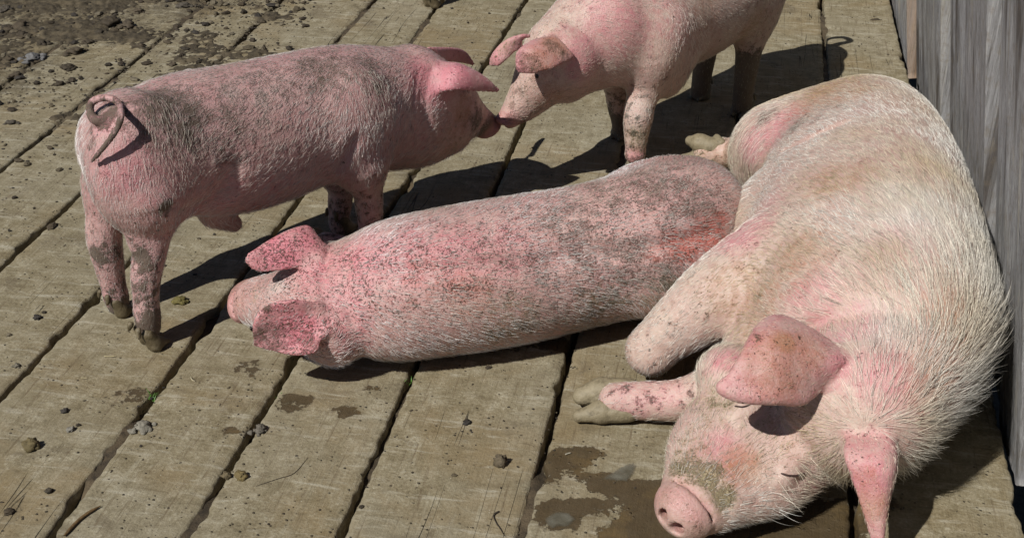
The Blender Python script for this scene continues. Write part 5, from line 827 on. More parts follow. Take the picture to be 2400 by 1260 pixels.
CLODS = [
    ('dung_ball', 'round olive-brown dung ball with a short shadow near the left edge', 'dung', -0.965, 2.181, 0.0146, (0.15, 0.115, 0.05), 0.95, 2, 0.9, None),
    ('pebble', 'angular dark lump standing upright on the wide plank right of centre', 'clod', -0.024, 2.128, 0.0126, (0.13, 0.1, 0.06), 1.2, 1, 0.7, None),
    ('wood_chip', 'small flat black chip on the plank under the sleeping pig', 'chip', -0.093, 2.266, 0.0079, (0.03, 0.026, 0.022), 0.5, 0, 1, None),
    ('dung_ball', 'yellowish dung lump beside the joint near the bottom', 'dung', -0.529, 2.086, 0.0116, (0.19, 0.14, 0.055), 0.8, 2, 1.0, None),
    ('dung_ball', 'dull dung lump stuck at the rim of the joint near the bottom', 'dung', -0.557, 2.087, 0.0091, (0.15, 0.115, 0.06), 0.8, 1, 1.0, None),
    ('dung_heap', 'pale crumbly dried heap lying across a plank joint', 'dung', -0.758, 2.247, 0.0149, (0.27, 0.245, 0.19), 0.55, 12, 1.9, None),
    ('dung_heap', 'flattened greenish droppings between the leg shadows of the standing pig', 'dung', -0.792, 2.758, 0.0153, (0.17, 0.14, 0.04), 0.5, 10, 1.3, None),
    ('clod', 'grey crumbly clod at the joint left of the bottom centre', 'clod', -0.513, 2.237, 0.0114, (0.15, 0.13, 0.1), 0.8, 6, 2.0, None),
    ('clod', 'flat dark clod on the plank left of the hind hooves', 'clod', -1.11, 2.685, 0.009, (0.04, 0.034, 0.028), 0.6, 1, 1, None),
    ('clod', 'small dark clod on the left plank below the hind legs', 'clod', -0.935, 2.306, 0.008, (0.05, 0.042, 0.034), 0.6, 2, 1.2, None),
    ('clod', 'dark split clod near the bottom left', 'clod', -0.888, 2.04, 0.0074, (0.06, 0.048, 0.03), 0.7, 1, 1, None),
    ('clod', 'brown flat clod in the bottom left corner', 'clod', -0.944, 1.979, 0.0096, (0.075, 0.055, 0.032), 0.5, 3, 1.4, None),
    ('clod', 'pale grey clod among the crumbs on the left plank', 'clod', -0.904, 2.241, 0.0079, (0.25, 0.23, 0.19), 0.6, 4, 1.5, None),
    ('straw_wad', 'small wad of bark lying on the plank at the far left', 'chip', -1.092, 2.48, 0.0075, (0.16, 0.14, 0.1), 0.5, 5, 1.6, None),
    ('clod', 'brown clod in the far left corner', 'clod', -1.817, 4.765, 0.0259, (0.075, 0.055, 0.032), 0.5, 9, 2.2, 'clods of mud in the far left corner'),
    ('clod', 'large crumbling dark clod on the plank at the upper left', 'clod', -1.493, 4.793, 0.0364, (0.058, 0.043, 0.025), 0.5, 13, 2.2, 'clods of mud in the far left corner'),
    ('clod', 'clod next to the large crumbling one at the upper left', 'clod', -1.42, 4.765, 0.0259, (0.09, 0.068, 0.042), 0.5, 9, 2.2, 'clods of mud in the far left corner'),
    ('clod', 'pale grey clod lit by the sun at the far left', 'clod', -1.661, 4.418, 0.0267, (0.17, 0.165, 0.16), 0.5, 10, 2.2, 'clods of mud in the far left corner'),
    ('clod', 'dark pointed clod in the mud at the far left', 'clod', -1.515, 4.333, 0.0191, (0.05, 0.038, 0.022), 0.5, 9, 2.2, 'clods of mud in the far left corner'),
    ('clod', 'ragged clod on the joint at the upper left', 'clod', -1.534, 4.49, 0.0246, (0.075, 0.055, 0.032), 0.5, 10, 2.2, 'clods of mud in the far left corner'),
    ('clod', 'dark clod below the brown corner one', 'clod', -1.783, 4.678, 0.0178, (0.058, 0.043, 0.025), 0.5, 8, 2.2, 'clods of mud in the far left corner'),
    ('clod', 'small clod at the top edge by the second joint', 'clod', -1.424, 4.944, 0.0173, (0.09, 0.068, 0.042), 0.5, 7, 2.2, 'clods of mud in the far left corner'),
    ('clod', 'flat clod at the top edge by the third joint', 'clod', -1.262, 5.003, 0.0202, (0.09, 0.075, 0.055), 0.5, 7, 2.2, 'clods of mud in the far left corner'),
    ('clod', 'crumbly brown clod in the mud at the left', 'clod', -1.681, 4.578, 0.0163, (0.05, 0.038, 0.022), 0.5, 8, 2.2, 'clods of mud in the far left corner'),
    ('clod', 'low clod at the left edge of the mud', 'clod', -1.669, 4.258, 0.0177, (0.075, 0.055, 0.032), 0.5, 8, 2.2, 'clods of mud in the far left corner'),
    ('clod', 'small clod beneath the pointed one', 'clod', -1.5, 4.181, 0.0151, (0.058, 0.043, 0.025), 0.5, 8, 2.2, 'clods of mud in the far left corner'),
    ('clod', 'scatter of crumbly clod on the plank at the upper left', 'clod', -1.322, 4.557, 0.015, (0.09, 0.068, 0.042), 0.5, 9, 2.2, 'clods of mud in the far left corner'),
    ('clod', 'clod in the extreme upper left corner', 'clod', -1.932, 4.954, 0.0267, (0.09, 0.075, 0.055), 0.5, 9, 2.2, 'clods of mud in the far left corner'),
    ('clod', 'clod just left of the large crumbling one', 'clod', -1.503, 4.692, 0.0179, (0.05, 0.038, 0.022), 0.5, 8, 2.2, 'clods of mud in the far left corner'),
    ('clod', 'brown lump on the left edge at the height of the pale clod', 'clod', -1.742, 4.403, 0.0169, (0.075, 0.055, 0.032), 0.5, 8, 2.2, 'clods of mud in the far left corner'),
    ('clod', 'small clod behind the ragged one', 'clod', -1.513, 4.59, 0.0138, (0.058, 0.043, 0.025), 0.5, 8, 2.2, 'clods of mud in the far left corner'),
    ('clod', 'lone small clod near the long joint', 'clod', -1.166, 4.365, 0.012, (0.09, 0.068, 0.042), 0.5, 7, 2.2, 'clods of mud in the far left corner'),
    ('clod', 'clod by the left edge above the plank joint', 'clod', -1.556, 3.855, 0.013, (0.09, 0.075, 0.055), 0.5, 9, 2.2, 'clods of mud in the far left corner'),
    ('clod', 'clod between the corner and the large crumbling one', 'clod', -1.631, 4.761, 0.0207, (0.05, 0.038, 0.022), 0.5, 8, 2.2, 'clods of mud in the far left corner'),
]
STRANDS = [('twig', 'long thin brown twig lying on the plank near the bottom left', 'twig', None, [(-0.82, 1.91, 0.004), (-0.808, 1.946, 0.004), (-0.795, 1.97, 0.004), (-0.776, 1.993, 0.004)], 0.0035, (0.16, 0.095, 0.035)), ('straw', 'pale straw lying on the plank below the hind hooves', 'straw', 'loose straws on the planks', [(-0.909, 2.518, 0.003), (-0.896, 2.516, 0.003), (-0.883, 2.518, 0.003)], 0.0014, (0.5, 0.42, 0.24)), ('straw', 'short straw by the dark stain in front of the sleeping pig', 'straw', 'loose straws on the planks', [(-0.699, 2.433, 0.003), (-0.692, 2.421, 0.003), (-0.685, 2.416, 0.003)], 0.0014, (0.5, 0.43, 0.28)), ('straw', 'tiny straw on the left plank above the grass sprig', 'straw', 'loose straws on the planks', [(-0.936, 2.429, 0.003), (-0.922, 2.428, 0.003)], 0.0012, (0.45, 0.38, 0.22)), ('twig', 'thin dark root strand right of the bottom centre', 'twig', None, [(-0.034, 1.974, 0.002), (-0.024, 1.98, 0.002), (-0.034, 1.968, 0.002), (-0.029, 1.946, 0.002), (-0.022, 1.931, 0.002), (-0.014, 1.91, 0.002)], 0.0012, (0.035, 0.026, 0.018)), ('straw', 'bent straw on the wet plank by the big snout', 'straw', 'loose straws on the planks', [(0.106, 2.157, 0.003), (0.112, 2.161, 0.003), (0.118, 2.163, 0.003)], 0.0016, (0.55, 0.5, 0.38)), ('twig', 'faint scratch-like rootlet on the plank left of the bottom centre', 'twig', None, [(-0.494, 2.059, 0.0006), (-0.456, 2.081, 0.0006), (-0.426, 2.099, 0.0006), (-0.406, 2.149, 0.0006)], 0.0009, (0.05, 0.038, 0.024))]
SPRIGS = [('green grass sprig in the joint left of the pale dried heap', -0.77, 2.361, 9, 0.022), ('tiny green shoot in the joint below the pink ear', -0.507, 2.359, 4, 0.014), ('tiny green shoot in the joint right of the damp stain', -0.224, 2.426, 5, 0.015), ('tiny green shoot on the plank near the bottom left joint', -0.718, 2.057, 3, 0.012)]
PUDDLES = [[[0.17, 2.077], [0.201, 2.11], [0.228, 2.131], [0.245, 2.138], [0.248, 2.121], [0.237, 2.09], [0.224, 2.063], [0.198, 2.07]], [[0.06, 1.961], [0.08, 1.986], [0.112, 1.98], [0.119, 1.961], [0.107, 1.937], [0.071, 1.931]]]
MANE = [([0.902, 2.184, 0.25], 0.33, 2.3), ([1.026, 2.528, 0.25], 0.25, 1.7), ([0.839, 2.07, 0.18], 0.25, 2.2), ([0.571, 1.967, 0.1], 0.08, 1.9)]
FAR_ROT = 0.0698
FAR_LOC = (-0.152, 5.293, 0)

# ---------------------------------------------------------------- the plank floor
GAPS = [[(-4.1, 1), (-4.1, 8)], [(-3.72, 1), (-3.72, 8)], [(-3.38, 1), (-3.38, 8)], [(-3.02, 1), (-3.02, 8)], [(-2.665, 1), (-2.64, 8)], [(-2.40, 1), (-2.42, 8)], [(-2.075, 1), (-2.076, 8)],
        [(-1.785, 1), (-1.78, 3), (-1.796, 5), (-1.80, 8)], [(-1.50, 1), (-1.49, 2.2), (-1.435, 5), (-1.42, 8)], [(-1.182, 1), (-1.172, 3), (-1.181, 5), (-1.19, 8)],
        [(-.945, 1), (-.93, 1.8), (-.915, 3), (-.88, 4), (-.858, 5), (-.84, 8)], [(-.655, 1), (-.652, 3), (-.66, 5), (-.66, 8)], [(-.326, 1), (-.325, 5), (-.32, 8)],
        [(0., 1), (0., 8)], [(.277, 1), (.276, 2), (.281, 5), (.285, 8)]]
EDGE = [(.60, 1), (.585, 2.1), (.588, 2.5), (.55, 4.5), (.542, 5.3), (.53, 8)]
V0, V1 = .9, 7.6


def gap_u(g, v):
    g = np.array(g)
    return np.interp(v, g[:, 1], g[:, 0])


PLANK_LIFT = {}


def top_z(x, y):
    """Height of the trodden plank tops (a few millimetres of wear)."""
    return (fbm(np.asarray(x) * 5, np.asarray(y) * 5, 3, 3) - .5) * .006


def soft_blobs(X, blobs):
    out = np.zeros(len(X))
    for (bx, by, r, s) in blobs:
        q = np.hypot(X[:, 0] - bx, X[:, 1] - by) / r
        out = np.maximum(out, s * np.clip(1.35 - q * .7, 0, 1))
    return out


floor = empty('floor', (0, 0, 0))
tag(floor, kind='structure')
NV = 760
vs = np.linspace(V0, V1, NV)
for i in range(len(GAPS)):
    lo = gap_u(GAPS[i], vs)
    hi = gap_u(GAPS[i + 1] if i + 1 < len(GAPS) else EDGE, vs)
    def ragged(seed):
        n = (fbm(vs * 7, vs * 0 + seed, seed, 3) - .5) * .0045 + (fbm(vs * 60, vs * 0 + seed, seed + 5, 3) - .5) * .007
        chip = np.clip(fbm(vs * 13, vs * 0, seed + 9, 2) - .66, 0, 1) * .05
        return n + chip
    half = .0065 if i + 1 < len(GAPS) else .0
    lo = lo + .0065 + ragged(100 + i)
    hi = hi - half - ragged(300 + i)
    prof = [(0., -.055), (-.0, -.03), (.0005, -.010), (.002, -.0035), (.006, -.001), (.018, 0.)]
    cols = []
    for q, z in prof:
        cols.append((lo + q, z))
    K = 12
    for k in range(1, K):
        t = k / K
        cols.append(((lo + .018) * (1 - t) + (hi - .018) * t, 0.))
    for q, z in prof[::-1]:
        cols.append((hi - q, z))
    tilt = (random.random() - .5) * .003
    VV = []
    for j, (u, z) in enumerate(cols):
        w = (u - lo) / (hi - lo)
        P_ = u[:, None] * AC + vs[:, None] * AL
        P_[:, 2] = z + top_z(P_[:, 0], P_[:, 1]) + tilt * (w - .5)
        VV.append(P_)
    VV = np.stack(VV, 1)
    nc = len(cols)
    idx = np.arange(NV * nc).reshape(NV, nc)
    F = np.stack([idx[:-1, :-1], idx[:-1, 1:], idx[1:, 1:], idx[1:, :-1]], -1).reshape(-1, 4)
    X = VV.reshape(-1, 3)
    o = mesh_obj('plank', X, F, M_FLOOR, floor)
    u_ = np.stack([c[0] for c in cols], 1)
    edge = np.minimum(u_ - lo[:, None], hi[:, None] - u_).reshape(-1)
    corner = np.clip(((-1.02 - X[:, 0]) * .55 + (X[:, 1] - 3.9) * .42), 0, .55)
    muck = np.clip(.34 - edge * 14, 0, .34) + corner + (fbm(X[:, 0] * 2.2, X[:, 1] * 2.2, 21, 3) - .5) * .55
    attr(o, 'muck', np.clip(muck, 0, .62))
    attr(o, 'wet', soft_blobs(X, WET))

# dark ground under the planks, heaped up into some of the joints
n1, n2 = 360, 560
uu, vv = np.meshgrid(np.linspace(-4.2, 1.5, n1), np.linspace(.6, 8, n2), indexing='ij')
X = (uu[..., None] * AC + vv[..., None] * AL).reshape(-1, 3)
fill = fbm(X[:, 0] * 3.1, X[:, 1] * 3.1, 41, 3)
X[:, 2] = -.050 + .055 * np.clip((fill - .42) * 3.2, 0, .84) + (fbm(X[:, 0] * 40, X[:, 1] * 40, 43, 2) - .5) * .010
us = uu.reshape(-1)
X[:, 2] = np.where(us > .50, np.minimum(X[:, 2], -.05 - np.clip((us - .50) * 9, 0, .6)), X[:, 2])
idx = np.arange(n1 * n2).reshape(n1, n2)
F = np.stack([idx[:-1, :-1], idx[1:, :-1], idx[1:, 1:], idx[:-1, 1:]], -1).reshape(-1, 4)
tag(mesh_obj('ground', X, F, M_SOIL), kind='structure')
X = np.array([(-60, -20, -.75), (60, -20, -.75), (60, 90, -.75), (-60, 90, -.75)])
tag(mesh_obj('earth', X, [(0, 1, 2, 3)], M_MUD), kind='structure')

# trodden mud lying on the planks in the far left corner
n1, n2 = 360, 460
xx, yy = np.meshgrid(np.linspace(-3.6, -.75, n1), np.linspace(3.0, 6.8, n2), indexing='ij')
x, y = xx.ravel(), yy.ravel()
cover = np.clip((-1.02 - x) * .40 + (y - 3.95) * .34, -.6, .62)
rid = 1 - np.abs(fbm(x * 30, y * 30, 63, 4) * 2 - 1)
hgt = fbm(x * 4.5, y * 4.5, 61, 3) * .55 + rid * .22 + fbm(x * 75, y * 75, 67, 2) * .23
z = np.clip(hgt - .725 + cover * .30, -.12, .2)
z = top_z(x, y) + np.where(z > 0, z * .085, z * .25) - .001
idx = np.arange(n1 * n2).reshape(n1, n2)
F = np.stack([idx[:-1, :-1], idx[1:, :-1], idx[1:, 1:], idx[:-1, 1:]], -1).reshape(-1, 4)
keep = (z[F] > -.008).any(1)
F = F[keep]
used = np.unique(F)
remap = np.full(len(x), -1)
remap[used] = np.arange(len(used))
tag(mesh_obj('mud', np.stack([x, y, z], 1)[used], remap[F], M_MUD), kind='stuff')

# ---------------------------------------------------------------- weathered board wall leaning in over the floor edge
LEAN = math.radians(8.3)
WUP = -AC * math.sin(LEAN) + np.array([0, 0, 1]) * math.cos(LEAN)
WN = np.cross(AL, WUP)
WN = -WN if WN @ AC > 0 else WN            # towards the pen
wall_base = AC * .592 + AL * 3.2
wall = empty('board_wall', tuple(wall_base))
tag(wall, 'tall weathered grey board wall leaning in along the right edge of the plank floor', 'wall')
SEAMS = [1.25, 1.58, 1.90, 2.24, 2.505, 2.765, 3.16, 3.52, 3.75, 4.13, 4.69, 5.02, 5.4, 5.8, 6.2, 6.6]
for bi, (a, b) in enumerate(zip(SEAMS[:-1], SEAMS[1:])):
    nu, nw = 22, 60
    recess = -.014 if a > 4.6 else (bi * 37 % 5) * .0065
    end = -.075 - .06 * (a > 3.6) + (bi * 53 % 7) * .006
    hs = np.linspace(end, 1.25, nw)
    w = b - a - .024
    ed = [0, .002, .006] + list(np.linspace(.012, w - .012, nu - 6)) + [w - .006, w - .002, w]
    VV = []
    for q in ed:
        dep = -.03 if q in (0, w) else (-.004 if q in (.002, w - .002) else 0.)
        qq = a + .012 + q + (fbm(hs * 3, hs * 0 + a * 7, 71, 3) - .5) * (.008 if q < .02 or q > w - .02 else 0)
        ridge = (fbm(np.full(nw, (a + q) * 34), hs * .9, 73 + bi, 4) - .5) * .016 + (fbm(np.full(nw, (a + q) * 8), hs * .5, 79 + bi, 2) - .5) * .014
        P_ = AC * (.592 - .005 * (a - 2.4)) + qq[:, None] * AL + (hs + (fbm(np.full(nw, q * 40 + bi), hs * 0, 75, 2) - .5) * .03 * (hs < end + .03))[:, None] * WUP + (ridge - recess + dep)[:, None] * WN
        VV.append(P_)
    VV = np.stack(VV, 1)
    n = len(ed)
    back = VV[:, [n - 1, 0]] - WN * .012
    VV = np.concatenate([VV, back], 1)
    n += 2
    idx = np.arange(nw * n).reshape(nw, n)
    nx = np.roll(idx, -1, axis=1)
    F = np.stack([idx[:-1], nx[:-1], nx[1:], idx[1:]], -1).reshape(-1, 4)
    capq = [[idx[r, k], idx[r, k + 1], idx[r, n - 1 - k - 1], idx[r, n - 1 - k]] for r in (0, nw - 1) for k in range(n // 2 - 1)]
    F = np.vstack([F, np.array(capq)])
    X = VV.reshape(-1, 3)
    o = mesh_obj('board', X - wall_base, F, M_BOARD, wall)
    v_ = X @ AL
    attr(o, 'warm', np.clip(.8 - (v_ - a) / .08, 0, 1) if 4.6 < a < 4.8 else v_ * 0)


# ---------------------------------------------------------------- pigs
def smooth_attr(V, Q, vals, it=4):
    E_ = np.vstack([Q[:, [i, (i + 1) % 4]] for i in range(4)])
    deg = np.bincount(E_.ravel(), minlength=len(V)).astype(float) + 1e-9
    for _ in range(it):
        vals = .5 * vals + .5 * (np.bincount(E_[:, 0], vals[E_[:, 1]], len(V)) + np.bincount(E_[:, 1], vals[E_[:, 0]], len(V))) / deg
    return vals


def fur_field(prims, V, N):
    """Lie of the coat, and how leg-like / bare each vertex is."""
    flow = np.zeros((len(V), 3))
    wsum = np.zeros(len(V)) + 1e-6
    leg = np.zeros(len(V))
    ear = np.zeros(len(V))
    bald = np.zeros(len(V))
    tail = np.zeros(len(V))
    X = V.astype(np.float32)
    for p in prims:
        if p.get('sub'):
            continue
        lo, hi = prim_box(p)
        m = np.all((X > lo) & (X < hi), axis=1)
        if not m.any():
            continue
        d = prim_dist(p, X[m])
        w = np.exp(-np.clip(np.abs(d), 0, .3) / .012)
        if p['t'] == 'T':
            Sx = p['S'][:, :3]
            T_ = p['F'][:, 11:14]
            j = ((X[m][:, None] - Sx[None]) ** 2).sum(2).argmin(1)
            f = -T_[j] - p['F'][j, 8:11] * .45
        elif p['t'] == 'L' and 'flow' not in p:
            Sx = p['S'][:, :3]
            T_ = np.gradient(Sx, axis=0)
            T_ /= np.linalg.norm(T_, axis=1)[:, None]
            f = T_[((X[m][:, None] - Sx[None]) ** 2).sum(2).argmin(1)]
        else:
            f = np.tile(np.array(p.get('flow', (0, 0, -1.)), float), (m.sum(), 1))
        flow[m] += w[:, None] * f
        wsum[m] += w
        leg[m] += w * (1 if p.get('leg') else 0)
        ear[m] += w * (1 if p.get('ear') else 0)
        bald[m] += w * (1 if p.get('bald') else 0)
        tail[m] += w * (1 if p.get('tail') else 0)
    flow = flow - N * (flow * N).sum(1)[:, None]
    flow /= np.linalg.norm(flow, axis=1)[:, None] + 1e-6
    return flow, leg / wsum, ear / wsum, bald / wsum, tail / wsum


def add_fur(parent, V, Q, N, flow, dens, length, tone, count, thick=.00032, lift=.22, seed=1):
    """Bristles as real hair curves rooted on the skin."""
    rng = np.random.default_rng(seed)
    A = V[Q]
    area = np.linalg.norm(np.cross(A[:, 2] - A[:, 0], A[:, 3] - A[:, 1]), axis=1) * .5
    pr = area * dens[Q].mean(1)
    pr /= pr.sum()
    f = rng.choice(len(Q), count, p=pr)
    a, b = rng.random(count)[:, None], rng.random(count)[:, None]
    w = np.stack([(1 - a) * (1 - b), a * (1 - b), a * b, (1 - a) * b], 1)
    take = lambda arr: (arr[Q[f]] * (w if arr.ndim > 1 else w[..., 0])).sum(1)
    root = take(V)
    n = take(N)
    n /= np.linalg.norm(n, axis=1)[:, None] + 1e-9
    fl = take(flow)
    fl += rng.normal(0, .20, fl.shape)
    # locks: neighbouring hairs lean together
    fl += .32 * np.stack([vnoise(root[:, 0] * 45, root[:, 1] * 45 + root[:, 2] * 45, 5 + i) - .5 for i in range(3)], 1)
    fl -= n * (fl * n).sum(1)[:, None]
    fl /= np.linalg.norm(fl, axis=1)[:, None] + 1e-9
    L = take(length) * rng.uniform(.55, 1.25, count)
    lf = lift * rng.uniform(.5, 1.6, count)
    P = 5
    pts = np.zeros((count, P, 3), np.float32)
    for i in range(P):
        t = i / (P - 1)
        pts[:, i] = root + (fl * (t * L)[:, None] + n * (lf * L * (t - .62 * t * t) - .0006 * (i == 0))[:, None]) + np.array([0, 0, -1.]) * (.10 * L * t * t)[:, None]
    pts[..., 2] = np.maximum(pts[..., 2], .0025)
    cu = bpy.data.hair_curves.new('coat')
    cu.add_curves([P] * count)
    cu.attributes['position'].data.foreach_set('vector', pts.ravel())
    ra = cu.attributes.get('radius') or cu.attributes.new('radius', 'FLOAT', 'POINT')
    rr = thick * rng.uniform(.7, 1.3, count)[:, None] * np.array([1., .95, .8, .55, .15])[None]
    ra.data.foreach_set('value', rr.astype(np.float32).ravel())
    tn = cu.attributes.new('tone', 'FLOAT_COLOR', 'CURVE')
    tc = np.ones((count, 4), np.float32)
    tc[:, :3] = take(tone) * rng.uniform(.5, 1.35, count)[:, None]
    tn.data.foreach_set('color', np.clip(tc, 0, 1).ravel())
    cu.materials.append(M_HAIR)
    o = bpy.data.objects.new('coat', cu)
    tag(o, kind='stuff')
    return link(o, parent)


def normals(V, Q):
    n = np.cross(V[Q[:, 2]] - V[Q[:, 0]], V[Q[:, 3]] - V[Q[:, 1]])
    out = np.zeros_like(V)
    for k in range(4):
        for i in range(3):
            out[:, i] += np.bincount(Q[:, k], n[:, i], len(V))
    return out / (np.linalg.norm(out, axis=1)[:, None] + 1e-12)


def make_hoof(root, base, h, tone):
    c, f, r, ht, up = [np.array(x) if hasattr(x, '__len__') else x for x in h[:5]]
    f = unit(f - up * (f @ up))
    s = np.cross(f, up)
    pr = []
    for q in (-1, 1):
        o = s * q * r * .54
        pr.append(dict(t='C', a=c + o - f * r * .15 + up * ht * .85, b=c + o * 1.02 + f * r * .25 + up * r * .42, ra=r * .44, rb=r * .52, k=.006))
        pr.append(dict(t='C', a=c + o + f * r * .25 + up * r * .42, b=c + o * .8 + f * r * 1.15 + up * r * .22, ra=r * .50, rb=r * .22, k=.010))
        if h[5]:
            pr.append(dict(t='C', a=c + s * q * r * .55 - f * r * .75 + up * ht * 1.25, b=c + s * q * r * .68 - f * r * .85 + up * ht * .92, ra=r * .20, rb=r * .13, k=.004))
    V, Q = skin_mesh(pr, .0038, floor=.0 if up[2] > .9 else None)
    V = V + (np.stack([vnoise(V[:, 0] * 90, V[:, 1] * 90 + V[:, 2] * 90, 8 + i) for i in range(3)], 1) - .5) * .0025
    o = mesh_obj('hoof', V - base, Q, M_HOOF, root)
    attr(o, 'tone', np.tile(np.array(tone), (len(V), 1)))


def strand(name, pts, r, tone, label, cat, group=None, parent=None):
    c = spline(np.array(pts, float), max(6, len(pts) * 4))
    t = np.gradient(c, axis=0)
    t /= np.linalg.norm(t, axis=1)[:, None] + 1e-9
    s = np.cross(t, (0, 0, 1.))
    s /= np.linalg.norm(s, axis=1)[:, None] + 1e-9
    u = np.cross(s, t)
    n = len(c)
    rr = r * np.interp(np.linspace(0, 1, n), [0, .1, .8, 1], [.5, 1, .9, .3])
    X = np.stack([c + rr[:, None] * (s * math.cos(a) + u * math.sin(a)) for a in np.linspace(0, 2 * math.pi, 7)[:-1]], 1).reshape(-1, 3)
    F = np.array([[i * 6 + j, i * 6 + (j + 1) % 6, (i + 1) * 6 + (j + 1) % 6, (i + 1) * 6 + j] for i in range(n - 1) for j in range(6)])
    loc = tuple(c[0]) if parent is None else (0, 0, 0)
    o = mesh_obj(name, X, F, M_LUMP, parent, True, loc)
    attr(o, 'tone', np.tile(np.array(tone), (len(X), 1)))
    if label:
        tag(o, label, cat, group)
    return o


def make_pig(key, res, label, skin, hair):
    D = PIGS[key]
    base = np.array(D['base'])
    root = empty('pig', tuple(base))
    tag(root, label, 'pig', 'pigs on the plank floor')
    V, Q = skin_mesh(D['prims'], res, floor=.0008)
    N = normals(V, Q)
    flow, leg, ear, bald, tail = fur_field(D['prims'], V, N)
    body = mesh_obj('body', V - base, Q, skin, root)
    zone = {k: np.zeros(len(V)) for k in ('mud', 'cake', 'pink', 'red', 'pale', 'ochre', 'grime', 'speck', 'snout', 'lid')}
    for kind, c, r, st in D['blobs']:
        q = np.linalg.norm(V - np.array(c), axis=1) / r
        zone[kind] = np.maximum(zone[kind], st * np.clip(1.5 - q, 0, 1))
    zone['cake'] = zone['mud'] * np.clip(leg * 1.6, 0, 1)
    zone['mud'] = zone['mud'] * (1 - np.clip(leg * 1.6, 0, 1))
    zone['cake'] = np.maximum(zone['cake'], leg * hair.get('leg_mud', .5) * np.clip(1.15 - V[:, 2] / .36, 0, 1))
    zone['cake'] = np.maximum(zone['cake'], np.clip(tail * 1.5, 0, 1) * hair.get('tail_mud', .8) * np.clip((.60 - V[:, 2]) * 30, 0, 1))
    zone['pink'] = np.maximum(zone['pink'], ear * hair.get('ear_pink', .75))
    top = np.clip(N @ np.array(hair.get('spine', (0, 0, 1.))), 0, 1)
    zone['speck'] = np.clip(hair.get('speck', .3) * (.35 + .65 * top) + ear * .25, 0, 1) * (1 - np.clip(bald, 0, 1))
    zone['snout'] = np.clip(zone['snout'] * 2, 0, 1) * np.clip(bald * 1.6, 0, 1)
    for k, v in zone.items():
        if k != 'lid':
            attr(body, 'z_' + k, smooth_attr(V, Q, v, 3))
    dens = np.clip(1 - ear * .45 - bald * 2 - tail * 1.5, 0, 1) * (1 - .35 * zone['pink']) * (1 - .7 * zone['lid']) * (1 - .55 * np.clip(zone['cake'], 0, 1)) * (1 - .5 * np.clip(leg, 0, 1) * (V[:, 2] < .12))
    dens = np.where(zone['snout'] > .05, 0, dens) * np.where(V[:, 2] < .004, 0, 1) + 1e-9
    # thicker, longer bristles where the coat is dense
    L = np.full(len(V), hair['len']) * (1 - .62 * ear) * (1 - .45 * leg)
    P0 = np.array(hair['face'][0])
    L *= np.where(np.linalg.norm(V - P0, axis=1) < hair['face'][1], hair.get('facelen', .62), 1)
    for c, r, k in hair.get('mane', []):
        q = np.linalg.norm(V - np.array(c), axis=1) / r
        L *= 1 + (k - 1) * np.clip(1.4 - q, 0, 1)
    tone = np.tile(np.array(hair['tone']), (len(V), 1))
    g = np.clip(fbm(V[:, 0] * 6 + V[:, 2] * 5, V[:, 1] * 6, 91, 3) * 2.6 - .85, 0, 1)[:, None]
    tone = tone * (1 - g) + np.array(hair['tone2']) * g
    oc = np.clip(zone['ochre'] * .85 * (.4 + g[:, 0]), 0, .8)[:, None]
    tone = tone * (1 - oc) + np.array((.42, .30, .14)) * oc
    pk = np.clip(zone['pink'] * .35, 0, .4)[:, None]
    tone = tone * (1 - pk) + np.array((.70, .46, .42)) * pk
    md = np.clip((zone['mud'] + zone['cake']) * .8 + zone['grime'] * .4, 0, .75)[:, None]
    tone = tone * (1 - md) + np.array((.30, .26, .19)) * md
    add_fur(root, V - base, Q, N, flow, dens, L, tone, hair['count'], hair.get('thick', .00026), hair.get('lift', .22), seed=len(V))
    for c, r, n, LL in D['long']:
        q = np.linalg.norm(V - np.array(c), axis=1) / r
        add_fur(root, V - base, Q, N, flow, np.clip(1.2 - q, 0, 1) + 1e-12, np.full(len(V), LL), tone * 1.15, n, .00028, .7, seed=int(abs(c[0]) * 9000))
    for h in D['hoofs']:
        make_hoof(root, base, h, hair['hoof'])
    for l in D['lash']:
        strand('eyelid', np.array(l) - base, .0018, (.06, .03, .026), None, None, None, root)
    for cl in D['claws']:
        V2, Q2 = skin_mesh([dict(t='C', a=a, b=b, ra=ra, rb=rb, k=.010) for i, (a, b, ra, rb) in enumerate(cl)], .004, floor=.001)
        V2 = V2 + (np.stack([vnoise(V2[:, 0] * 90, V2[:, 1] * 90 + V2[:, 2] * 90, 8 + i) for i in range(3)], 1) - .5) * .0012
        o = mesh_obj('hoof', V2 - base, Q2, M_HOOF, root)
        attr(o, 'tone', np.tile(np.array(hair['hoof']), (len(V2), 1)))
    for c, r, o, x in D['eyes']:
        u = np.linspace(0, np.pi, 9)
        w = np.linspace(0, 2 * np.pi, 15)[:-1]
        X = np.array([[np.sin(a) * np.cos(b), np.sin(a) * np.sin(b), np.cos(a)] for a in u for b in w]) * r + np.array(c) - base
        F = np.array([[i * 14 + j, i * 14 + (j + 1) % 14, (i + 1) * 14 + (j + 1) % 14, (i + 1) * 14 + j] for i in range(8) for j in range(14)])
        mesh_obj('eye', X, F, M_EYE, root)
    return root


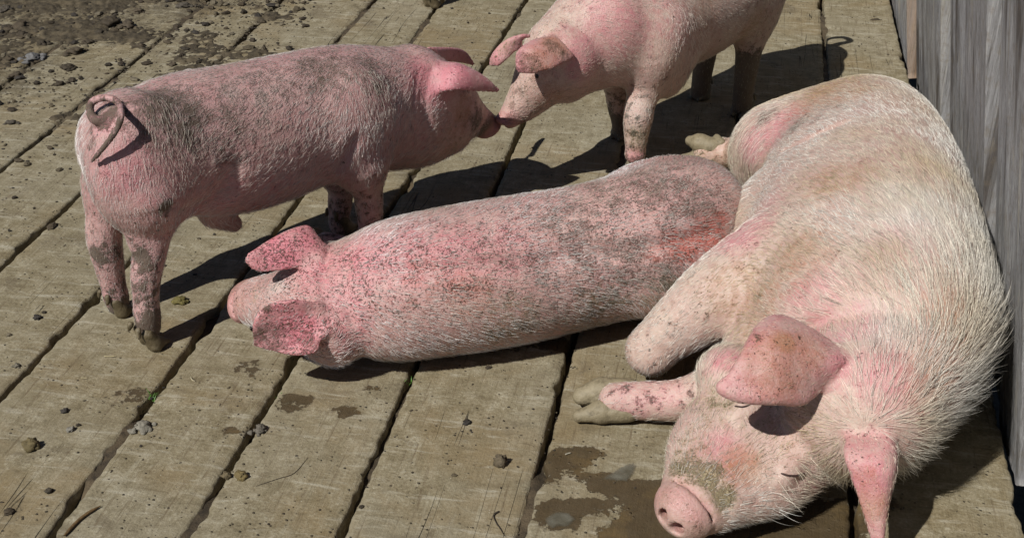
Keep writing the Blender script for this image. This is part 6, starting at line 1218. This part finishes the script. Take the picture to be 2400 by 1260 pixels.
PINK = (.66, .345, .30)
FLUSH = (.54, .185, .215)
pig_a = make_pig('one', .0058, 'standing pink pig at the left with a muddy back and curled tail',
                 skin_material('dusty_pink_skin', (.44, .25, .235), FLUSH, 1.),
                 dict(len=.017, count=27000, lift=.32, tone=(.80, .77, .73), tone2=(.44, .38, .32), face=((-.10, 3.30, .33), .22), speck=.45, leg_mud=.46, hoof=(.105, .080, .042)))
pig_b = make_pig('two', .0058, 'pale pink pig standing behind with its back out of frame and orange-brown ears, head lowered',
                 skin_material('pale_pink_skin', (.48, .315, .27), FLUSH, 2.),
                 dict(len=.016, count=26000, tone=(.72, .68, .60), tone2=(.50, .41, .30), face=((.05, 3.40, .36), .2), speck=.40, leg_mud=.5, hoof=(.13, .11, .075)))
pig_c = make_pig('three', .0058, 'pink pig asleep in the middle with its grey-mottled back turned to the viewer',
                 skin_material('mottled_pink_skin', (.50, .285, .26), (.56, .16, .195), 3., speckle=.85),
                 dict(len=.019, count=34000, lift=.30, tone=(.82, .80, .77), tone2=(.42, .37, .31), face=((-.52, 2.80, .16), .24), speck=1.0, leg_mud=.4, hoof=(.2, .16, .09), spine=(-.2, -.75, .6)))
pig_d = make_pig('four', .0052, 'big cream-haired pig lying on its side against the wall with its snout toward the viewer',
                 skin_material('cream_pink_skin', (.48, .325, .275), FLUSH, 4.),
                 dict(len=.026, count=70000, tone=(.76, .73, .66), tone2=(.52, .43, .28), face=((.38, 1.92, .16), .27), speck=.07, leg_mud=.25, ear_pink=.65, facelen=.85, thick=.00026, hoof=(.22, .18, .11),
                      mane=MANE))

# a fifth pig stands beyond the upper edge: only the tip of one foot shows
far = pig_a.copy()
link(far)
far['label'] = 'pig almost wholly beyond the top edge, only one hoof tip showing'
for ch in list(pig_a.children):
    c = ch.copy()
    link(c, far)
far.rotation_euler = (0, 0, FAR_ROT)
far.location = FAR_LOC


# ---------------------------------------------------------------- clods, droppings and litter
def lump_mesh(r, seed, flat=.7, n=12, m=18, rough=.55):
    u = np.linspace(0, np.pi, n)
    w = np.linspace(0, 2 * np.pi, m + 1)[:-1]
    U, W_ = np.meshgrid(u, w, indexing='ij')
    d_ = np.stack([np.sin(U) * np.cos(W_), np.sin(U) * np.sin(W_), np.cos(U)], -1).reshape(-1, 3)
    k = 1 + rough * (fbm(d_[:, 0] * 1.6 + seed * 3.7, d_[:, 1] * 1.6 + d_[:, 2] * 2.1, seed, 4) - .5) * 2 + .5 * (fbm(d_[:, 0] * 5 + seed, d_[:, 1] * 5 + d_[:, 2] * 6, seed + 3, 3) - .5) * 2
    X = d_ * (r * k)[:, None]
    X[:, 2] = X[:, 2] * flat + r * flat * .55
    F = np.array([[i * m + j, (i + 1) * m + j, (i + 1) * m + (j + 1) % m, i * m + (j + 1) % m] for i in range(n - 1) for j in range(m)])
    return X, F


def clod(name, label, cat, x, y, r, tone, seed, flat=.7, group=None, bits=0, spread=1.4):
    X, F = lump_mesh(r, seed, flat)
    rs = random.Random(seed)
    Xs, Fs, nn = [X], [F], len(X)
    for b in range(bits):
        X2, F2 = lump_mesh(r * rs.uniform(.15, .62), seed + 31 * b + 7, flat, 7, 10)
        a, q = rs.uniform(0, 6.28), r * rs.uniform(.5, spread)
        X2 = X2 + np.array([math.cos(a) * q, math.sin(a) * q * .7, 0])
        Xs.append(X2)
        Fs.append(F2 + nn)
        nn += len(X2)
    X, F = np.vstack(Xs), np.vstack(Fs)
    z0 = float(top_z(x, y))
    o = mesh_obj(name, X + np.array([x, y, z0]), F, M_LUMP, None, True, (x, y, z0))
    attr(o, 'tone', np.tile(np.array(tone), (len(X), 1)))
    tag(o, label, cat, group)
    return o


for i, (name, label, cat, x, y, r, tone, flat, bits, spread, group) in enumerate(CLODS):
    clod(name, label, cat, x, y, r, tone, 500 + i * 13, flat, group, bits, spread)

# crumbs of mud and dung strewn over the planks: too many to count
Xs, Fs, Ts, nn = [], [], [], 0
t_ = (1 + 5 ** .5) / 2
ICO = np.array([(-1, t_, 0), (1, t_, 0), (-1, -t_, 0), (1, -t_, 0), (0, -1, t_), (0, 1, t_), (0, -1, -t_), (0, 1, -t_), (t_, 0, -1), (t_, 0, 1), (-t_, 0, -1), (-t_, 0, 1)]) / 1.902
ICOF = np.array([(0, 11, 5), (0, 5, 1), (0, 1, 7), (0, 7, 10), (0, 10, 11), (1, 5, 9), (5, 11, 4), (11, 10, 2), (10, 7, 6), (7, 1, 8), (3, 9, 4), (3, 4, 2), (3, 2, 6), (3, 6, 8), (3, 8, 9), (4, 9, 5), (2, 4, 11), (6, 2, 10), (8, 6, 7), (9, 8, 1)])
made = 0
while made < 7500:
    corner = random.random() < .62
    if corner:
        x, y = random.uniform(-2.7, -.75), random.uniform(3.0, 5.6)
        if random.random() > np.clip((-1.0 - x) * .6 + (y - 3.6) * .5, .03, 1):
            continue
        if vnoise(x * 7, y * 7, 87) < .36:
            continue
        r = random.uniform(.0018, .0055) if random.random() < .84 else random.uniform(.006, .016)
    else:
        u, v = random.uniform(-2.4, .52), random.uniform(1.7, 5.4)
        x, y = (u * AC + v * AL)[:2]
        if vnoise(x * 3, y * 3, 88) < random.uniform(.2, .7):
            continue
        r = random.uniform(.0009, .0026) if random.random() < .94 else random.uniform(.003, .0065)
    X = ICO * r * np.array([random.uniform(.7, 1.5), random.uniform(.7, 1.3), random.uniform(.4, .8)]) * RNG.uniform(.75, 1.25, (12, 1))
    a = random.uniform(0, 6.28)
    X = X @ np.array([[math.cos(a), math.sin(a), 0], [-math.sin(a), math.cos(a), 0], [0, 0, 1]])
    Xs.append(X + np.array([x, y, float(top_z(x, y)) + r * .3]))
    Fs.append(ICOF + nn)
    nn += 12
    tn = random.choice([(.050, .036, .021), (.075, .055, .031), (.036, .027, .016), (.10, .078, .045), (.17, .14, .09), (.036, .029, .022)])
    Ts.append(np.tile(tn, (12, 1)))
    made += 1
o = mesh_obj('crumbs', np.vstack(Xs), np.vstack(Fs), M_LUMP, None, False)
attr(o, 'tone', np.vstack(Ts))
tag(o, kind='stuff')


for (name, label, cat, group, pts, r, tone) in STRANDS:
    pts = [(x, y, float(top_z(x, y)) + z) for x, y, z in pts]
    strand(name, pts, r, tone, label, cat, group)

g_mat = Nodes('grass_blade').out((.075, .17, .025), .5, None, .4)
for (label, x, y, n, hgt) in SPRIGS:
    e = empty('grass_sprig', (x, y, -.01))
    tag(e, label, 'grass', 'grass sprigs in the floor joints')
    rs = random.Random(int(x * 1000))
    for k in range(n):
        a = rs.uniform(0, 6.28)
        L = hgt * rs.uniform(.6, 1.2)
        dx, dy = math.cos(a), math.sin(a)
        px, py = -dy * .0016, dx * .0016
        bx, by = rs.uniform(-.012, .012), rs.uniform(-.012, .012)
        X, F = [], []
        for j in range(5):
            t = j / 4
            w = (1 - t) * 1. + .05
            q = L * .75 * t * t
            for sgn in (-1, 1):
                X.append((bx + dx * q + sgn * px * w, by + dy * q + sgn * py * w, L * t * (1 - .25 * t) + .002))
        for j in range(4):
            F.append((2 * j, 2 * j + 1, 2 * j + 3, 2 * j + 2))
        mesh_obj('blade', X, F, g_mat, e)

# shallow milky puddles left on the wet boards
pm = Nodes('murky_water')
ppos = pm.n('NewGeometry').outputs['Position']
pn = pm.noise(ppos, 30, 6, .65)
pm_m = pm.out(pm.ramp(pm.noise(ppos, 16, 5), [(.35, (.10, .088, .06)), (.65, (.22, .21, .165))]), .16, None, .4)
pm.t.links.new(pm.ramp(pm.math('ADD', pm.attr('depth'), pm.math('MULTIPLY', pm.math('SUBTRACT', pn, .5), 1.2)), [(.15, 0.), (.75, .8)]), pm.b.inputs['Alpha'])
for (pts) in PUDDLES:
    c = np.array(pts)
    cc = np.vstack([c, c[:1]])
    ring = []
    for a, b in zip(cc[:-1], cc[1:]):
        for t in np.linspace(0, 1, 9)[:-1]:
            ring.append(a + (b - a) * t)
    ring = np.array(ring)
    ctr = ring.mean(0)
    k = 1 + (fbm(ring[:, 0] * 60, ring[:, 1] * 60, 33, 3) - .5) * .35
    ring = ctr + (ring - ctr) * k[:, None]
    rows = [np.tile(ctr, (len(ring), 1))] + [ctr + (ring - ctr) * s for s in (.35, .7, .93, 1.)]
    X = np.vstack(rows)
    n = len(ring)
    zz = top_z(X[:, 0], X[:, 1]) + np.repeat([.0022, .0022, .0020, .0014, -.001], n)
    F = np.array([[i * n + j, i * n + (j + 1) % n, (i + 1) * n + (j + 1) % n, (i + 1) * n + j] for i in range(4) for j in range(n)])
    o = mesh_obj('puddle', np.column_stack([X, zz]), F, pm_m)
    attr(o, 'depth', np.repeat([1., .95, .6, .15, 0.], n))
    tag(o, kind='structure')
